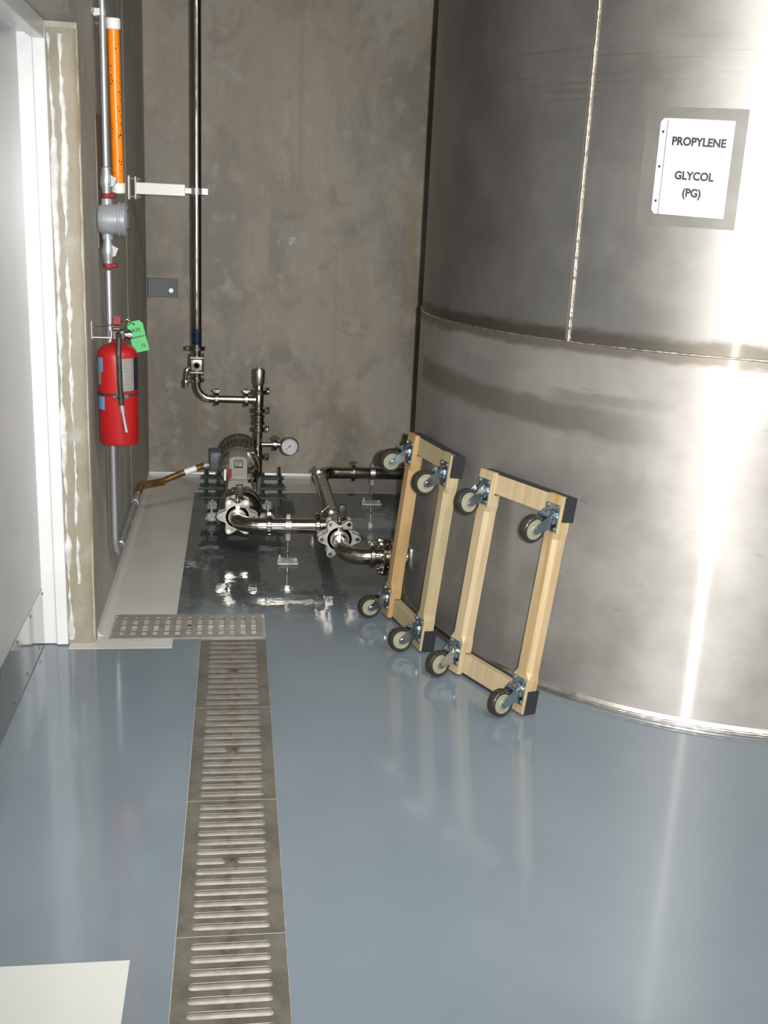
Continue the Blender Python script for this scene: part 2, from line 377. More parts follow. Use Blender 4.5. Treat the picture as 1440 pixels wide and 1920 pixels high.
# ================================================================== the setting
LW, BW, RW, FW, CH = -0.54, 6.66, 4.4, -2.6, 4.2      # left, back, right, front wall and ceiling
DX = -0.735                                            # door leaf plane
D0, D1, DZ = 1.55, 3.955, 2.235                        # door opening
# trench footprint: along Y and across X
TRX0, TRX1, TRY0, TRY1 = -0.132, 0.131, 0.55, 3.985
CRX0, CRX1, CRY0, CRY1 = -0.494, 0.131, 3.995, 4.26
def quads(bm, xs, ys, hole, z):
    vv = {}
    g = lambda i, j: vv.setdefault((i, j), bm.verts.new((xs[i], ys[j], z)) if (i, j) not in vv else vv[(i, j)])
    for i in range(len(xs)-1):
        for j in range(len(ys)-1):
            if hole((xs[i]+xs[i+1])/2, (ys[j]+ys[j+1])/2): continue
            bm.faces.new((g(i, j), g(i+1, j), g(i+1, j+1), g(i, j+1)))
inT = lambda x, y: (TRX0 < x < TRX1 and TRY0 < y < TRY1) or (CRX0 < x < CRX1 and CRY0 < y < CRY1)
bm = B(); quads(bm, [-0.85, CRX0, TRX0, TRX1, RW+0.1], [FW-0.1, TRY0, TRY1, CRY0, CRY1, BW+0.1], inT, 0.0)
ext = bmesh.ops.extrude_face_region(bm, geom=list(bm.faces))
bmesh.ops.translate(bm, vec=(0, 0, -0.12), verts=[v for v in ext['geom'] if isinstance(v, bmesh.types.BMVert)])
floor = tag(obj('floor', bm, M['floor'], smooth=False), 'glossy blue-grey epoxy floor with a trench drain', kind='structure')
# stainless channel below the grates
bm = B()
for (a, b, c, d) in ((TRX0, TRX1, TRY0, TRY1), (CRX0, CRX1, CRY0, CRY1)):
    box(bm, (a, c, -0.02), (b, d, -0.0115))
    for lo, hi in (((a, c, -0.015), (a+0.004, d, -0.004)), ((b-0.004, c, -0.015), (b, d, -0.004)), ((a, c, -0.015), (b, c+0.004, -0.004)), ((a, d-0.004, -0.015), (b, d, -0.004))): box(bm, lo, hi)
obj('drain_channel', bm, M['channel'], floor, smooth=False)
bm = B()
for yy in (4.085, 4.155): box(bm, (CRX0+0.01, yy-0.006, -0.0115), (CRX1-0.01, yy+0.006, -0.005), 0.002)
obj('support_bar', bm, M['steel_dull'], floor, smooth=False)
# light warm-grey painted border along the walls, with the thin lip of its paint film
bm = B(); t_ = 0.0015
xs = [DX+0.005, -0.635, LW, CRX0, -0.24, CRX1, RW]; ys = [3.903, 3.97, CRY0, CRY1, 6.3, BW]
def notborder(x, y):
    if inT(x, y): return True
    if y > 6.3: return x < LW
    if x > -0.24 or x < DX: return True
    if x < LW and y > 3.97: return True
    if x < -0.635: return True
    return False
quads(bm, xs, ys, notborder, 0.0)
ext = bmesh.ops.extrude_face_region(bm, geom=list(bm.faces))
bmesh.ops.translate(bm, vec=(0, 0, t_), verts=[v for v in ext['geom'] if isinstance(v, bmesh.types.BMVert)])
obj('painted_border', bm, M['border'], floor, smooth=False)
bm = B(); box(bm, (-0.95, 0.9, 0.0), (-0.231, 2.098, 0.0012))
# the doorway floor only reaches the door leaf, so the marking stops there
for v in bm.verts: v.co.x = max(v.co.x, DX+0.01)
tag(center_mesh(obj('floor_marking', bm, M['marking'], smooth=False)), 'white painted rectangle on the blue-grey floor beside the trench grates', 'floor marking')
# walls
bm = B()
box(bm, (LW-0.2, 3.97, 0), (LW, BW, CH)); box(bm, (LW-0.2, D0, DZ+0.02), (LW, 3.97, CH)); box(bm, (LW-0.2, FW, 0), (LW, D0, CH))
wall_left = tag(obj('wall_left', bm, M['concrete_side'], smooth=False), 'smooth grey concrete side wall', kind='structure')
bm = B()      # rough pale end face of the wall beside the door frame
secs = []
rnd = random.Random(3)
for k in range(40):
    z = DZ*k/39
    j = lambda s: rnd.uniform(-s, s)
    secs.append([(-0.642, 3.972, z), (-0.642, 3.957+j(0.001), z), (-0.60, 3.955+j(0.002), z), (-0.556+j(0.003), 3.958+j(0.002), z), (-0.5385+j(0.0006), 3.975+j(0.004), z), (-0.5385, 4.02+j(0.003), z), (-0.545, 4.02, z), (-0.545, 3.99, z)])
loft(bm, secs); obj('wall_end_edge', bm, M['concrete_edge'], wall_left, angle=60)
def ragged(z0, z1, xc, hw, seed, n=110):
    rr = random.Random(seed); A = []
    x = xc; ww = hw
    for k in range(n):
        x = xc+(x-xc)*0.8+rr.uniform(-0.0022, 0.0022); ww = max(0.0008, hw*0.4+(ww-hw*0.4)*0.7+rr.uniform(-0.8, 1.0)*hw*0.6)
        z = z0+(z1-z0)*k/(n-1); A.append([(x-ww, 3.956, z), (x-ww*0.6, 3.9505, z), (x+ww*0.6, 3.9505, z), (x+ww, 3.956, z)])
    return loft(B(), A)
obj('caulk_bead', ragged(0.02, DZ-0.02, -0.63, 0.009, 5), M['caulk'], wall_left)
obj('caulk_bead', ragged(0.25, DZ-0.02, -0.594, 0.0085, 11), M['caulk'], wall_left)
bm = B(); cyl(bm, (LW, 5.5, 0.03), (LW, 5.5, 3.9), 0.003, 6); obj('form_joint', bm, M['concrete_edge'], wall_left)
bm = B(); box(bm, (LW-0.3, BW, 0), (RW+0.2, BW+0.2, CH))
wall_back = tag(obj('wall_back', bm, M['concrete'], smooth=False), 'stained board-formed concrete back wall', kind='structure')
bm = B(); lathe(bm, [(0, -0.004), (0.018, -0.004), (0.024, -0.001), (0.03, 0.001)], (0.339, BW, 1.498), (0, 1, 0), 18); obj('tie_hole_plug', bm, M['grout'], wall_back)
bm = B(); box(bm, (RW, FW, 0), (RW+0.2, BW, CH)); tag(obj('wall_right', bm, M['concrete_side'], smooth=False), 'grey concrete wall behind the tank', kind='structure')
bm = B(); box(bm, (LW-0.3, FW-0.2, 0), (RW+0.2, FW, CH)); tag(obj('wall_front', bm, M['concrete_side'], smooth=False), 'grey concrete wall opposite the pump', kind='structure')
bm = B(); box(bm, (LW-0.3, FW-0.2, CH), (RW+0.2, BW+0.2, CH+0.15)); tag(obj('ceiling', bm, M['ceiling'], smooth=False), 'plain grey ceiling', kind='structure')
def cove(name, p, q, inward):
    d = (V(q)-V(p)); n = V(inward); A = []
    R = 0.03
    for e in (V(p), V(q)):
        prof = [e+V((0, 0, 0.0012))+n*0.0005, e+n*R+V((0, 0, 0.0017))]+[e+n*(R-R*math.sin(a))+V((0, 0, R-R*math.cos(a)+0.002)) for a in [PI/2*k/5 for k in range(1, 6)]]
        A.append(prof)
    return tag(obj(name, loft(B(), A), M['border'], angle=60), 'curved cove strip where floor meets wall', kind='structure')
cove('baseboard_back', (LW, BW, 0), (RW, BW, 0), (0, -1, 0))
cove('baseboard_left', (LW, 4.03, 0), (LW, BW, 0), (1, 0, 0))

# ------------------------------------------------------------------ doorway in the left wall
door = tag(thing('door_1', 'pale grey steel door with stainless kick plate in a white frame', None, (DX, (D0+D1)/2, 0)), kind='structure')
M['door'] = mat('pale_grey_door_paint', (0.42, 0.43, 0.43), (0.4, 0.41, 0.41), 3, 0.3)
M['kick'] = mat('mirror_kick_plate', (0.42, 0.42, 0.4), (0.38, 0.38, 0.36), 20, 0.13, 1.0)
bm = B(); box(bm, (DX-0.045, D0, 0.004), (DX, D1-0.003, DZ-0.004)); obj('door_leaf', bm, M['door'], door, smooth=False)
bm = B(); box(bm, (DX, D0+0.03, 0.006), (DX+0.003, D1-0.006, 0.235)); kp = obj('kick_plate', bm, M['kick'], door, smooth=False)
for k in range(9):
    for zz in (0.03, 0.213):
        bm = B(); lathe(bm, [(0.006, 0), (0.005, 0.0025), (0, 0.0035)], (DX+0.003, 3.85-k*0.24+(0.1 if zz > .1 else 0), zz), (1, 0, 0), 8); obj('screw', bm, M['steel'], kp)
bm = B(); box(bm, (DX-0.01, D1-0.002, 0.003), (-0.684, 3.975, DZ), 0.002); obj('frame_stop', bm, M['white'], door, smooth=False)
bm = B(); box(bm, (-0.684, D1-0.016, 0.003), (-0.641, 3.975, DZ+0.01), 0.003); obj('frame_jamb', bm, M['white'], door, smooth=False)
bm = B(); box(bm, (DX-0.01, D0, DZ-0.022), (-0.684, D1-0.002, DZ+0.02), 0.002); obj('frame_head_stop', bm, M['white'], door, smooth=False)
bm = B(); box(bm, (-0.684, D0, DZ-0.04), (-0.641, D1-0.016, DZ+0.02), 0.003); obj('frame_head', bm, M['white'], door, smooth=False)
bm = B(); box(bm, (DX-0.01, D0-0.02, 0.003), (-0.64, D0+0.03, DZ), 0.002); obj('frame_jamb', bm, M['white'], door, smooth=False)

# ------------------------------------------------------------------ ceiling lights of the room (behind the photographer)
for k, (lx, ly, en) in enumerate(((0.7, 0.6, 120), (2.9, -0.6, 100))):
    t = thing('fluorescent_fixture', 'white ceiling fluorescent fixture nearest the door' if k == 0 else 'white ceiling fluorescent fixture in front of the steel tank', 'ceiling light', (lx, ly, CH-0.12), 'ceiling lights')
    bm = B(); box(bm, (lx-0.65, ly-0.09, CH-0.06), (lx+0.65, ly+0.09, CH-0.0), 0.01); obj('housing', bm, M['white'], t, smooth=False)
    for s in (-1, 1):
        bm = B(); cyl(bm, (lx-0.6, ly+s*0.045, CH-0.08), (lx+0.6, ly+s*0.045, CH-0.08), 0.014, 12); obj('tube', bm, M['tube_light'], t)
    lo = lamp('fixture_light', 'AREA', (lx, ly, CH-0.13), en, (1, 0.98, 0.93), shape='RECTANGLE', size=1.2, size_y=0.16)
    lo.parent = t; lo.location = (0, 0, -0.02)

# ================================================================== the tank
tank = thing('storage_tank', 'large upright stainless steel storage tank with welded seams on the floor', 'tank', (TX, TY, 0))
def shell(name, R, z0, z1, mat_, n=180):
    bm = B(); prof = [(R-0.004, z0), (R, z0+0.001)]+[(R, z0+(z1-z0)*k/6) for k in range(1, 6)]+[(R, z1-0.001), (R-0.004, z1)]
    # one plate with a closed back, so that it has thickness
    prof = [(R-0.02, z0)]+prof+[(R-0.02, z1), (R-0.02, z0)]
    lathe(bm, prof, (TX, TY, 0), (0, 0, 1), n); return obj(name, bm, mat_, tank)
shell('lower_shell', TR+0.004, 0.012, Z_SEAM-0.001, M['tank_lo'])
up = shell('upper_shell', TR, Z_SEAM+0.001, 3.25, M['tank_up'])
bm = B(); lathe(bm, [(TR-0.001, 3.25), (TR*0.9, 3.42), (TR*0.6, 3.55), (TR*0.3, 3.6), (0, 3.62)], (TX, TY, 0), (0, 0, 1), 96); obj('roof', bm, M['tank_up'], tank)
rr = random.Random(2)
def bead(name, pts, r, jit, mat_, seg=7):
    return obj(name, sweep(B(), pts, r, seg, rs=[r*rr.uniform(1-jit, 1+jit) for _ in pts]), mat_, tank, angle=80)
arcp = lambda R, a0, a1, z, n: [V((TX+R*math.cos(a0+(a1-a0)*k/n), TY+R*math.sin(a0+(a1-a0)*k/n), z+rr.uniform(-0.0006, 0.0006))) for k in range(n+1)]
A0, A1 = math.radians(150), math.radians(330)
bead('ring_weld', arcp(TR+0.002, A0, A1, Z_SEAM, 420), 0.0042, 0.3, M['weld'])
def on_tank(px_a, R=None): R = R or TR; return V((TX+R*math.cos(px_a), TY+R*math.sin(px_a), 0))
WELD_A = math.atan2(3.549-TY, 1.139-TX)
def ray_tank(x, y, R=TR):
    d = fwd+cr*((x-720)/FPX)-cu*((y-960)/FPX); o = V((0, 0, H))
    a = d.x*d.x+d.y*d.y; b = 2*(d.x*(o.x-TX)+d.y*(o.y-TY)); c = (o.x-TX)**2+(o.y-TY)**2-R*R
    q = b*b-4*a*c; s = (-b-math.sqrt(max(q, 0)))/(2*a); p = o+d*s
    return math.atan2(p.y-TY, p.x-TX), p.z
WELD_A = ray_tank(1095, 320)[0]
wp = [on_tank(WELD_A+rr.uniform(-0.0007, 0.0007), TR+0.001)+V((0, 0, Z_SEAM+0.003+k*0.006)) for k in range(326)]
bead('vertical_weld', wp, 0.0055, 0.3, M['weld'])
bm = B(); patch_cyl(bm, TX, TY, TR+0.0002, WELD_A-0.0085, WELD_A+0.0065, Z_SEAM+0.006, 3.2, 0.0008, 3); obj('weld_ground_strip', bm, M['steel_dull'], tank)
# foot: ground ring and weld against the floor
bm = B(); lathe(bm, [(TR-0.02, 0.0), (TR+0.022, 0.0), (TR+0.022, 0.006), (TR+0.014, 0.012), (TR+0.005, 0.03), (TR-0.02, 0.03)], (TX, TY, 0), (0, 0, 1), 180); obj('foot_ring', bm, M['steel_dull'], tank)
bead('foot_weld', arcp(TR+0.017, A0, A1, 0.013, 320), 0.005, 0.35, M['steel_dull'])
# outlet nozzle with flange pair
ZC, NY = 0.192, 4.47
def flange(name, x, par, r=0.088, th=0.016, mat_=M['steel']):
    bm = B(); lathe(bm, [(0.036, -th/2), (r-0.003, -th/2), (r, -th/2+0.003), (r, th/2-0.003), (r-0.003, th/2), (0.036, th/2), (0.036, -th/2)], (x, NY, ZC), (1, 0, 0), 36); return obj(name, bm, mat_, par)
bm = B(); sweep(bm, [(0.688, NY, ZC), (0.87, NY, ZC)], 0.04, 24); obj('outlet_nozzle', bm, M['steel'], tank)
bm = B(); box(bm, (0.775, NY-0.052, ZC-0.055), (0.835, NY+0.052, ZC+0.055), 0.012, seg=3); obj('nozzle_pad', bm, M['steel_dull'], tank)
fo = flange('outlet_flange', 0.688, tank)
for k in range(8):
    a = 2*PI*(k+0.5)/8; c = V((0, math.cos(a)*0.072, math.sin(a)*0.072))
    bm = B(); cyl(bm, V((0.645, NY, ZC))+c, V((0.713, NY, ZC))+c, 0.005, 8)
    for xx in (0.647, 0.697): cyl(bm, V((xx, NY, ZC))+c, V((xx+0.009, NY, ZC))+c, 0.0095, 6)
    obj('flange_bolt', bm, M['steel'], fo)
# ------------------------------------------------------------------ sign on the tank
aL, zT = ray_tank(1258, 226); aR, _ = ray_tank(1380, 229)
aL2, zB = ray_tank(1228, 404); aR2, zB2 = ray_tank(1355, 418)
sgA0, sgA1 = (aL+aL2)/2, (aR+aR2)/2
zT = 2.004; zB = zT-0.286
sign = thing('tank_sign', 'white paper sign in a clear sleeve reading PROPYLENE GLYCOL (PG) on tank', 'sign', on_tank((sgA0+sgA1)/2, TR+0.003)+V((0, 0, zB)))
RS = TR+0.0022
TILT = -0.008
SH = -0.004
bm = B(); patch_cyl(bm, TX, TY, TR+0.0006, sgA0-0.05, sgA1+0.026, zB-0.032, zT+0.034, 0.0006, 14, tilt=TILT); obj('tape_residue', bm, M['residue'], tank)
bm = B(); patch_cyl(bm, TX, TY, RS, sgA0, sgA1, zB, zT, 0.0022, 16, tilt=TILT); obj('paper', bm, M['paper'], sign)
hz = [zB+0.04, (zB+zT)/2, zT-0.04]
bm = B()        # punched binder strip with clipped corners
dA = 0.0155
A = []
for k, z in enumerate((zB, zB+0.012, zT-0.012, zT)):
    cut = dA*0.45 if k in (0, 3) else 0.0
    pts = []
    for a, R in ((sgA0-dA+cut, RS), (sgA0-0.0004, RS), (sgA0-0.0004, RS+0.0018), (sgA0-dA+cut, RS+0.0018)):
        p = on_tank(a, R); pts.append((p.x, p.y, z-TILT*0.5))
    A.append(pts)
loft(bm, A); strip = obj('binder_strip', bm, M['sleeve'], sign, smooth=False)
for z in hz:
    bm = B(); p = on_tank(sgA0-dA*0.5, RS+0.0016); cyl(bm, V((p.x, p.y, z-TILT*0.5)), V((p.x, p.y, z-TILT*0.5))+(p-V((TX, TY, 0))).normalized()*0.0006, 0.004, 12); obj('punch_hole', bm, M['ink'], strip)
WID = (sgA1-sgA0)*RS
def sign_text(s, u, v, size, name='lettering', off=0.0006):
    me = text_mesh(s, size, off=off, ext=0.0002)
    me2 = me
    for q in me2.vertices:
        a = sgA0+(u*WID+q.co.x*0.92)/RS; f = (a-sgA0)/(sgA1-sgA0); R = RS+0.0024+q.co.z
        z = zT-v*(zT-zB)+q.co.y+TILT*(f-0.5)
        q.co = V((TX+R*math.cos(a), TY+R*math.sin(a), z))
    return mesh_obj(name, me2, M['ink'], sign, smooth=False)
sign_text('PROPYLENE', 0.5, 0.235, 0.0335, off=0.0013); sign_text('GLYCOL', 0.49, 0.585, 0.0335, off=0.0013); sign_text('(PG)', 0.485, 0.76, 0.0335, off=0.0013)
bm = B(); patch_cyl(bm, TX, TY, RS+0.0022, sgA0+0.001, sgA1-0.002, zT-0.008, zT-0.0072, 0.0003, 14, tilt=TILT); obj('sleeve_seam', bm, M['sleeve'], sign)
bm = B(); patch_cyl(bm, TX, TY, RS+0.0022, sgA0+0.0006, sgA0+0.0016, zB+0.002, zT-0.002, 0.0003, 1); obj('sleeve_seam', bm, M['ink'], sign)

# ================================================================== drain grates
GL, GW = 0.6, 0.257
def grate_loops():
    L = [[(-GW/2, -GL/2), (GW/2, -GL/2), (GW/2, GL/2), (-GW/2, GL/2)]]
    for k in range(13):
        y = (k-6)*0.0443
        if k == 6: L += [slot(-0.096, -0.014, y, 0.012), slot(0.014, 0.096, y, 0.012)]
        else: L.append(slot(-0.096, 0.096, y, 0.012))
    return L
gm = curve_mesh(grate_loops(), 0.005, 0.0008)
gm.polygons.foreach_set('use_smooth', [False]*len(gm.polygons))
gm2 = gm.copy(); gm.materials.append(M['grate']); gm2.materials.append(M['grate_clean'])
bm = B(); lathe(bm, [(0.0085, 0.0), (0.0085, 0.002), (0.006, 0.0036), (0.003, 0.0036), (0.0026, 0.0015), (0, 0.0015)], (0, 0, 0.0025), (0, 0, 1), 12)
sm = bpy.data.meshes.new('screw'); bm.to_mesh(sm); bm.free(); sm.materials.append(M['steel'])
def grate(x, y, rz, label, me):
    g = thing('drain_grate', label, 'drain grate', group='slotted trench drain grates', mw=Matrix.Translation((x, y, 0.0006)) @ Matrix.Rotation(rz, 4, 'Z'))
    for nm, d in (('plate', me), ('screw', sm)):
        o = link(bpy.data.objects.new(nm, d)); o.parent = g
    return g
glab = ['slotted steel drain grate butting against the crosswise grate', 'slotted steel drain grate, second in the row from the crosswise grate',
        'slotted steel drain grate, third in the row from the crosswise grate', 'slotted steel drain grate beside the white floor rectangle', 'slotted steel drain grate, last in the row from the crosswise grate']
for k in range(5): grate(0.0, 3.672-k*0.603, 0, glab[k], gm)
grate((CRX0+CRX1)/2, 4.1275, PI/2, 'slotted steel drain grate lying crosswise at the head of the row', gm2)

# ================================================================== furniture dollies
def caster_parts():
    P = {}
    loops = [[(-0.034, -0.047), (0.034, -0.047), (0.034, 0.047), (-0.034, 0.047)]]
    me = curve_mesh(loops, 0.004, 0.0006); me.transform(Matrix.Translation((0, 0, 0.002))); P['mount_plate'] = (me, 'zinc')
    bm = B(); lathe(bm, [(0.0, 0.004), (0.026, 0.004), (0.029, 0.008), (0.027, 0.014), (0.02, 0.018), (0.026, 0.02), (0.026, 0.026), (0.02, 0.029), (0.01, 0.03), (0.009, 0.034), (0, 0.035)], (0, 0, 0), (0, 0, 1), 20); P['swivel_head'] = (bm, 'zinc')
    bm = B()
    AY, AZ = -0.042, 0.076
    box(bm, (-0.024, -0.03, 0.024), (0.024, 0.02, 0.028), 0.0015)
    for s in (-1, 1):
        x = 0.022*s
        prof = [(0.026, 0.022), (-0.036, 0.022), (-0.056, AZ-0.008), (-0.054, AZ+0.01), (-0.036, AZ+0.013), (-0.02, AZ-0.004)]
        loft(bm, [[(x-0.0015, a, b) for a, b in prof], [(x+0.0015, a, b) for a, b in prof]])
    P['fork'] = (bm, 'zinc')
    bm = B(); R = 0.05; hw = 0.0165
    lathe(bm, [(0.035, -hw+0.002), (0.04, -hw), (R-0.005, -hw), (R-0.001, -hw+0.004), (R, -0.006), (R, 0.006), (R-0.001, hw-0.004), (R-0.005, hw), (0.04, hw), (0.035, hw-0.002)], (0, AY, AZ), (1, 0, 0), 36); P['tyre'] = (bm, 'tyre')
    bm = B(); lathe(bm, [(0, -hw+0.001), (0.012, -hw+0.001), (0.014, -hw+0.004), (0.029, -hw+0.004), (0.031, -hw+0.001), (0.0355, -hw+0.001), (0.0355, hw-0.001), (0.031, hw-0.001), (0.029, hw-0.004), (0.014, hw-0.004), (0.012, hw-0.001), (0, hw-0.001)], (0, AY, AZ), (1, 0, 0), 32); P['hub'] = (bm, 'hub')
    bm = B(); cyl(bm, (-0.028, AY, AZ), (0.028, AY, AZ), 0.0045, 10)
    for s in (-1, 1): cyl(bm, (0.0235*s, AY, AZ), (0.031*s, AY, AZ), 0.0095, 6, 0.008)
    P['axle_bolt'] = (bm, 'zinc')
    bm = B(); lathe(bm, [(0.009, 0.004), (0.008, 0.008), (0.004, 0.0105), (0, 0.0105)], (0, 0, 0), (0, 0, 1), 10); P['plate_bolt'] = (bm, 'zinc')
    out = {}
    for k, (g, m_) in P.items():
        if isinstance(g, bmesh.types.BMesh):
            bmesh.ops.recalc_face_normals(g, faces=g.faces); me = bpy.data.meshes.new(k); g.to_mesh(me); g.free()
        else: me = g
        me.materials.clear(); me.materials.append(M[m_])
        me.polygons.foreach_set('use_smooth', [True]*len(me.polygons)); me.set_sharp_from_angle(angle=math.radians(38)); out[k] = me
    return out
CP = caster_parts()
def dolly(x, y, z0, h, th, W, L, w_, mats, label, twist):
    e1 = V((math.cos(h), math.sin(h), 0)); nb = V((-math.sin(h), math.cos(h), 0))
    e2 = V((nb.x*math.sin(th), nb.y*math.sin(th), math.cos(th))); n = e1.cross(e2)
    d = thing('furniture_dolly', label, 'dolly', group='wooden dollies leaning on the tank', mw=basis(e1, e2, n, (x, y, z0)))
    EB, T0, T1, TB = 0.085, -0.02, -0.046, -0.06
    for k, (xa, xb) in enumerate(((0, w_), (W-w_, W))):
        secs = []
        for yy, ch, ba in ((0.0, 0.0008, T0), (EB, 0.0008, T0), (EB+0.0005, 0.0008, T1), (0.125, 0.001, T1), (0.15, 0.0145, T1), (L-0.15, 0.0145, T1), (L-0.125, 0.001, T1), (L-EB-0.0005, 0.0008, T1), (L-EB, 0.0008, T0), (L, 0.0008, T0)):
            side = 0.004 if 0.14 < yy < L-0.14 else 0.0
            a, b = xa+side, xb-side
            secs.append([(a, yy, ba), (b, yy, ba), (b, yy, -ch), (b-ch, yy, 0), (a+ch, yy, 0), (a, yy, -ch)])
        obj('rail', loft(B(), secs), M[mats[k]], d, local=True, smooth=False)
    for yy, s in ((0.0, -1), (L-EB, 1)):
        lo, hi = (0.006, yy+0.006, TB+0.005), (W-0.006, yy+EB-0.006, T0-0.0005)
        bm = B(); box(bm, lo, hi, 0.002); eb = obj('end_board', bm, M[mats[2]], d, local=True, smooth=False)
        bm = B(); b0, b1 = yy-0.002, yy+EB
        box(bm, (-0.002, b0, TB), (W+0.002, b1, TB+0.005), 0.0015)                       # back
        ty = (yy+EB-0.006, b1) if s > 0 else (b0, yy+0.006)
        box(bm, (-0.002, ty[0], TB), (W+0.002, ty[1], T0-0.001), 0.002)                     # outer edge
        for xa, xb in ((-0.004, 0.006), (W-0.006, W+0.004)): box(bm, (xa, b0, TB-0.001), (xb, b1, -0.004 if False else T0+0.012), 0.002)
        obj('carpet_pad', bm, M['carpet'], eb, local=True, smooth=False)
    for k, (cx_, cy_) in enumerate(((w_/2, 0.078), (W-w_/2, 0.078), (w_/2, L-0.078), (W-w_/2, L-0.078))):
        c = link(bpy.data.objects.new('caster', CP['fork'])); c.parent = d
        c.matrix_local = Matrix.Translation((cx_, cy_, 0)) @ Matrix.Rotation(twist[k], 4, 'Z')
        for nm, me in CP.items():
            if nm == 'fork': continue
            if nm == 'plate_bolt':
                for sx in (-1, 1):
                    for sy in (-1, 1):
                        o = link(bpy.data.objects.new(nm, me)); o.parent = c; o.matrix_local = Matrix.Rotation(-twist[k], 4, 'Z') @ Matrix.Translation((sx*0.026, sy*0.038, 0))
                continue
            o = link(bpy.data.objects.new(nm, me)); o.parent = c
            if nm == 'mount_plate': o.matrix_local = Matrix.Rotation(-twist[k], 4, 'Z')
    return d
dolly(0.811, 3.671, 0.010, -1.128, 0.133, 0.457, 0.787, 0.081, ('wood_pale', 'wood_warm', 'wood_pale'), 'pale wooden furniture dolly leaning on tank, front one with a streaky brown rail', (0.1, 0.05, 0.12, -0.1))
dolly(0.640, 4.262, 0.010, -1.355, 0.105, 0.449, 0.801, 0.080, ('wood_brown', 'wood_green', 'wood_green'), 'wooden furniture dolly leaning on tank beside the pipe flange, one rail orange-brown', (0.0, 0.1, -0.15, 0.02))

# ================================================================== pipework
def clamp(par, c, axis, r, up=(0, 0, 1), mat_=None, wing=True):
    mat_ = mat_ or M['steel']; c = V(c); d = V(axis).normalized(); u = V(up)
    u = (u-d*u.dot(d)).normalized(); s = d.cross(u); w_ = 0.012; R = r+(0.012 if r > 0.03 else 0.017)
    bm = B(); lathe(bm, [(r*0.98, -w_), (R-0.004, -w_), (R, -w_+0.004), (R, w_-0.004), (R-0.004, w_), (r*0.98, w_), (r*0.98, -w_)], c, d, 28)
    m = basis(s, d, u, c+u*(R-0.002))
    for sg in (-1, 1): box(bm, (0.003*sg-(0.006 if sg < 0 else 0), -w_*0.9, -0.004), (0.003*sg+(0.006 if sg > 0 else 0), w_*0.9, 0.02), 0.002, m)
    box(bm, (-0.012, -w_*0.9, -2*R+0.0), (0.012, w_*0.9, -2*R+0.014), 0.003, m)
    o = obj('clamp', bm, mat_, par)
    if wing:
        bm = B(); q = c+u*(R+0.012)
        cyl(bm, q-s*0.024, q+s*0.016, 0.004, 8); cyl(bm, q+s*0.01, q+s*0.022, 0.0075, 8)
        for sg in (-1, 1):
            mm = basis(d, u, s, q+s*0.016)
            box(bm, (sg*0.013-0.008, -0.0045, -0.003), (sg*0.013+0.008, 0.0075, 0.003), 0.002, mm)
        obj('wing_nut', bm, mat_, o)
    return o
RP, RB = 0.0375, 0.105          # 3-inch tube and its bend radius
SX, SY = 0.015, 4.949           # pump axis X, suction run Y
# 1 pump inlet elbow and run to the tee
JX = 0.494
t = thing('suction_pipe', 'stainless suction pipe bending from the pump valve along the floor', 'pipe', (0.25, SY, ZC-0.04))
bm = B(); sweep(bm, bend([(SX, 5.085, ZC), (SX, SY, ZC), (0.405, SY, ZC)], RB), RP, 28); obj('tube', bm, M['steel'], t)
clamp(t, (0.168, SY, ZC), (1, 0, 0), RP, (0, 0.6, 1), wing=False)
clamp(t, (0.405, SY, ZC), (1, 0, 0), RP, (0.0, -0.1, 1))
# 2 tee
t = thing('pipe_tee', 'stainless pipe tee joining the suction runs behind the star valve', 'pipe', (JX, SY, ZC-0.04))
bm = B(); sweep(bm, [(0.412, SY, ZC), (JX, SY, ZC)], RP-0.0003, 28); obj('branch_tube', bm, M['steel'], t)
bm = B(); sweep(bm, [(JX, 4.805, ZC), (JX, 5.075, ZC)], RP, 28); obj('run_tube', bm, M['steel'], t)
# 3 cross pipe running back, elbow, and the pipe behind the tank
t = thing('cross_pipe', 'stainless pipe running from the tee back toward the concrete wall', 'pipe', (JX, 5.5, ZC-0.04))
bm = B(); sweep(bm, [(JX, 5.095, ZC), (JX, 5.93, ZC)], RP, 28); obj('tube', bm, M['steel'], t)
clamp(t, (JX, 5.085, ZC), (0, 1, 0), RP, (-0.7, 0, 0.8)); clamp(t, (JX, 5.935, ZC), (0, 1, 0), RP, (-0.75, 0, 0.8))
t = thing('rear_pipe', 'stainless pipe elbow and run along the back wall passing behind the tank', 'pipe', (1.1, 6.05, ZC-0.04))
bm = B(); sweep(bm, bend([(JX, 5.942, ZC), (JX, 6.05, ZC), (2.1, 6.05, ZC)], RB-0.01), RP, 28); obj('tube', bm, M['steel'], t)
clamp(t, (0.70, 6.05, ZC), (1, 0, 0), RP, (0, 0, 1))
# 4 tank elbow
t = thing('outlet_elbow', 'stainless pipe elbow between the star valve and the tank flange', 'pipe', (0.56, 4.6, ZC-0.04))
bm = B(); sweep(bm, bend([(JX, 4.726, ZC), (JX, NY, ZC), (0.664, NY, ZC)], RB+0.005), RP, 28); obj('tube', bm, M['steel'], t)
clamp(t, (0.618, NY, ZC), (1, 0, 0), RP, (0, 0.5, 1), wing=True)
flange('flange', 0.668, t)
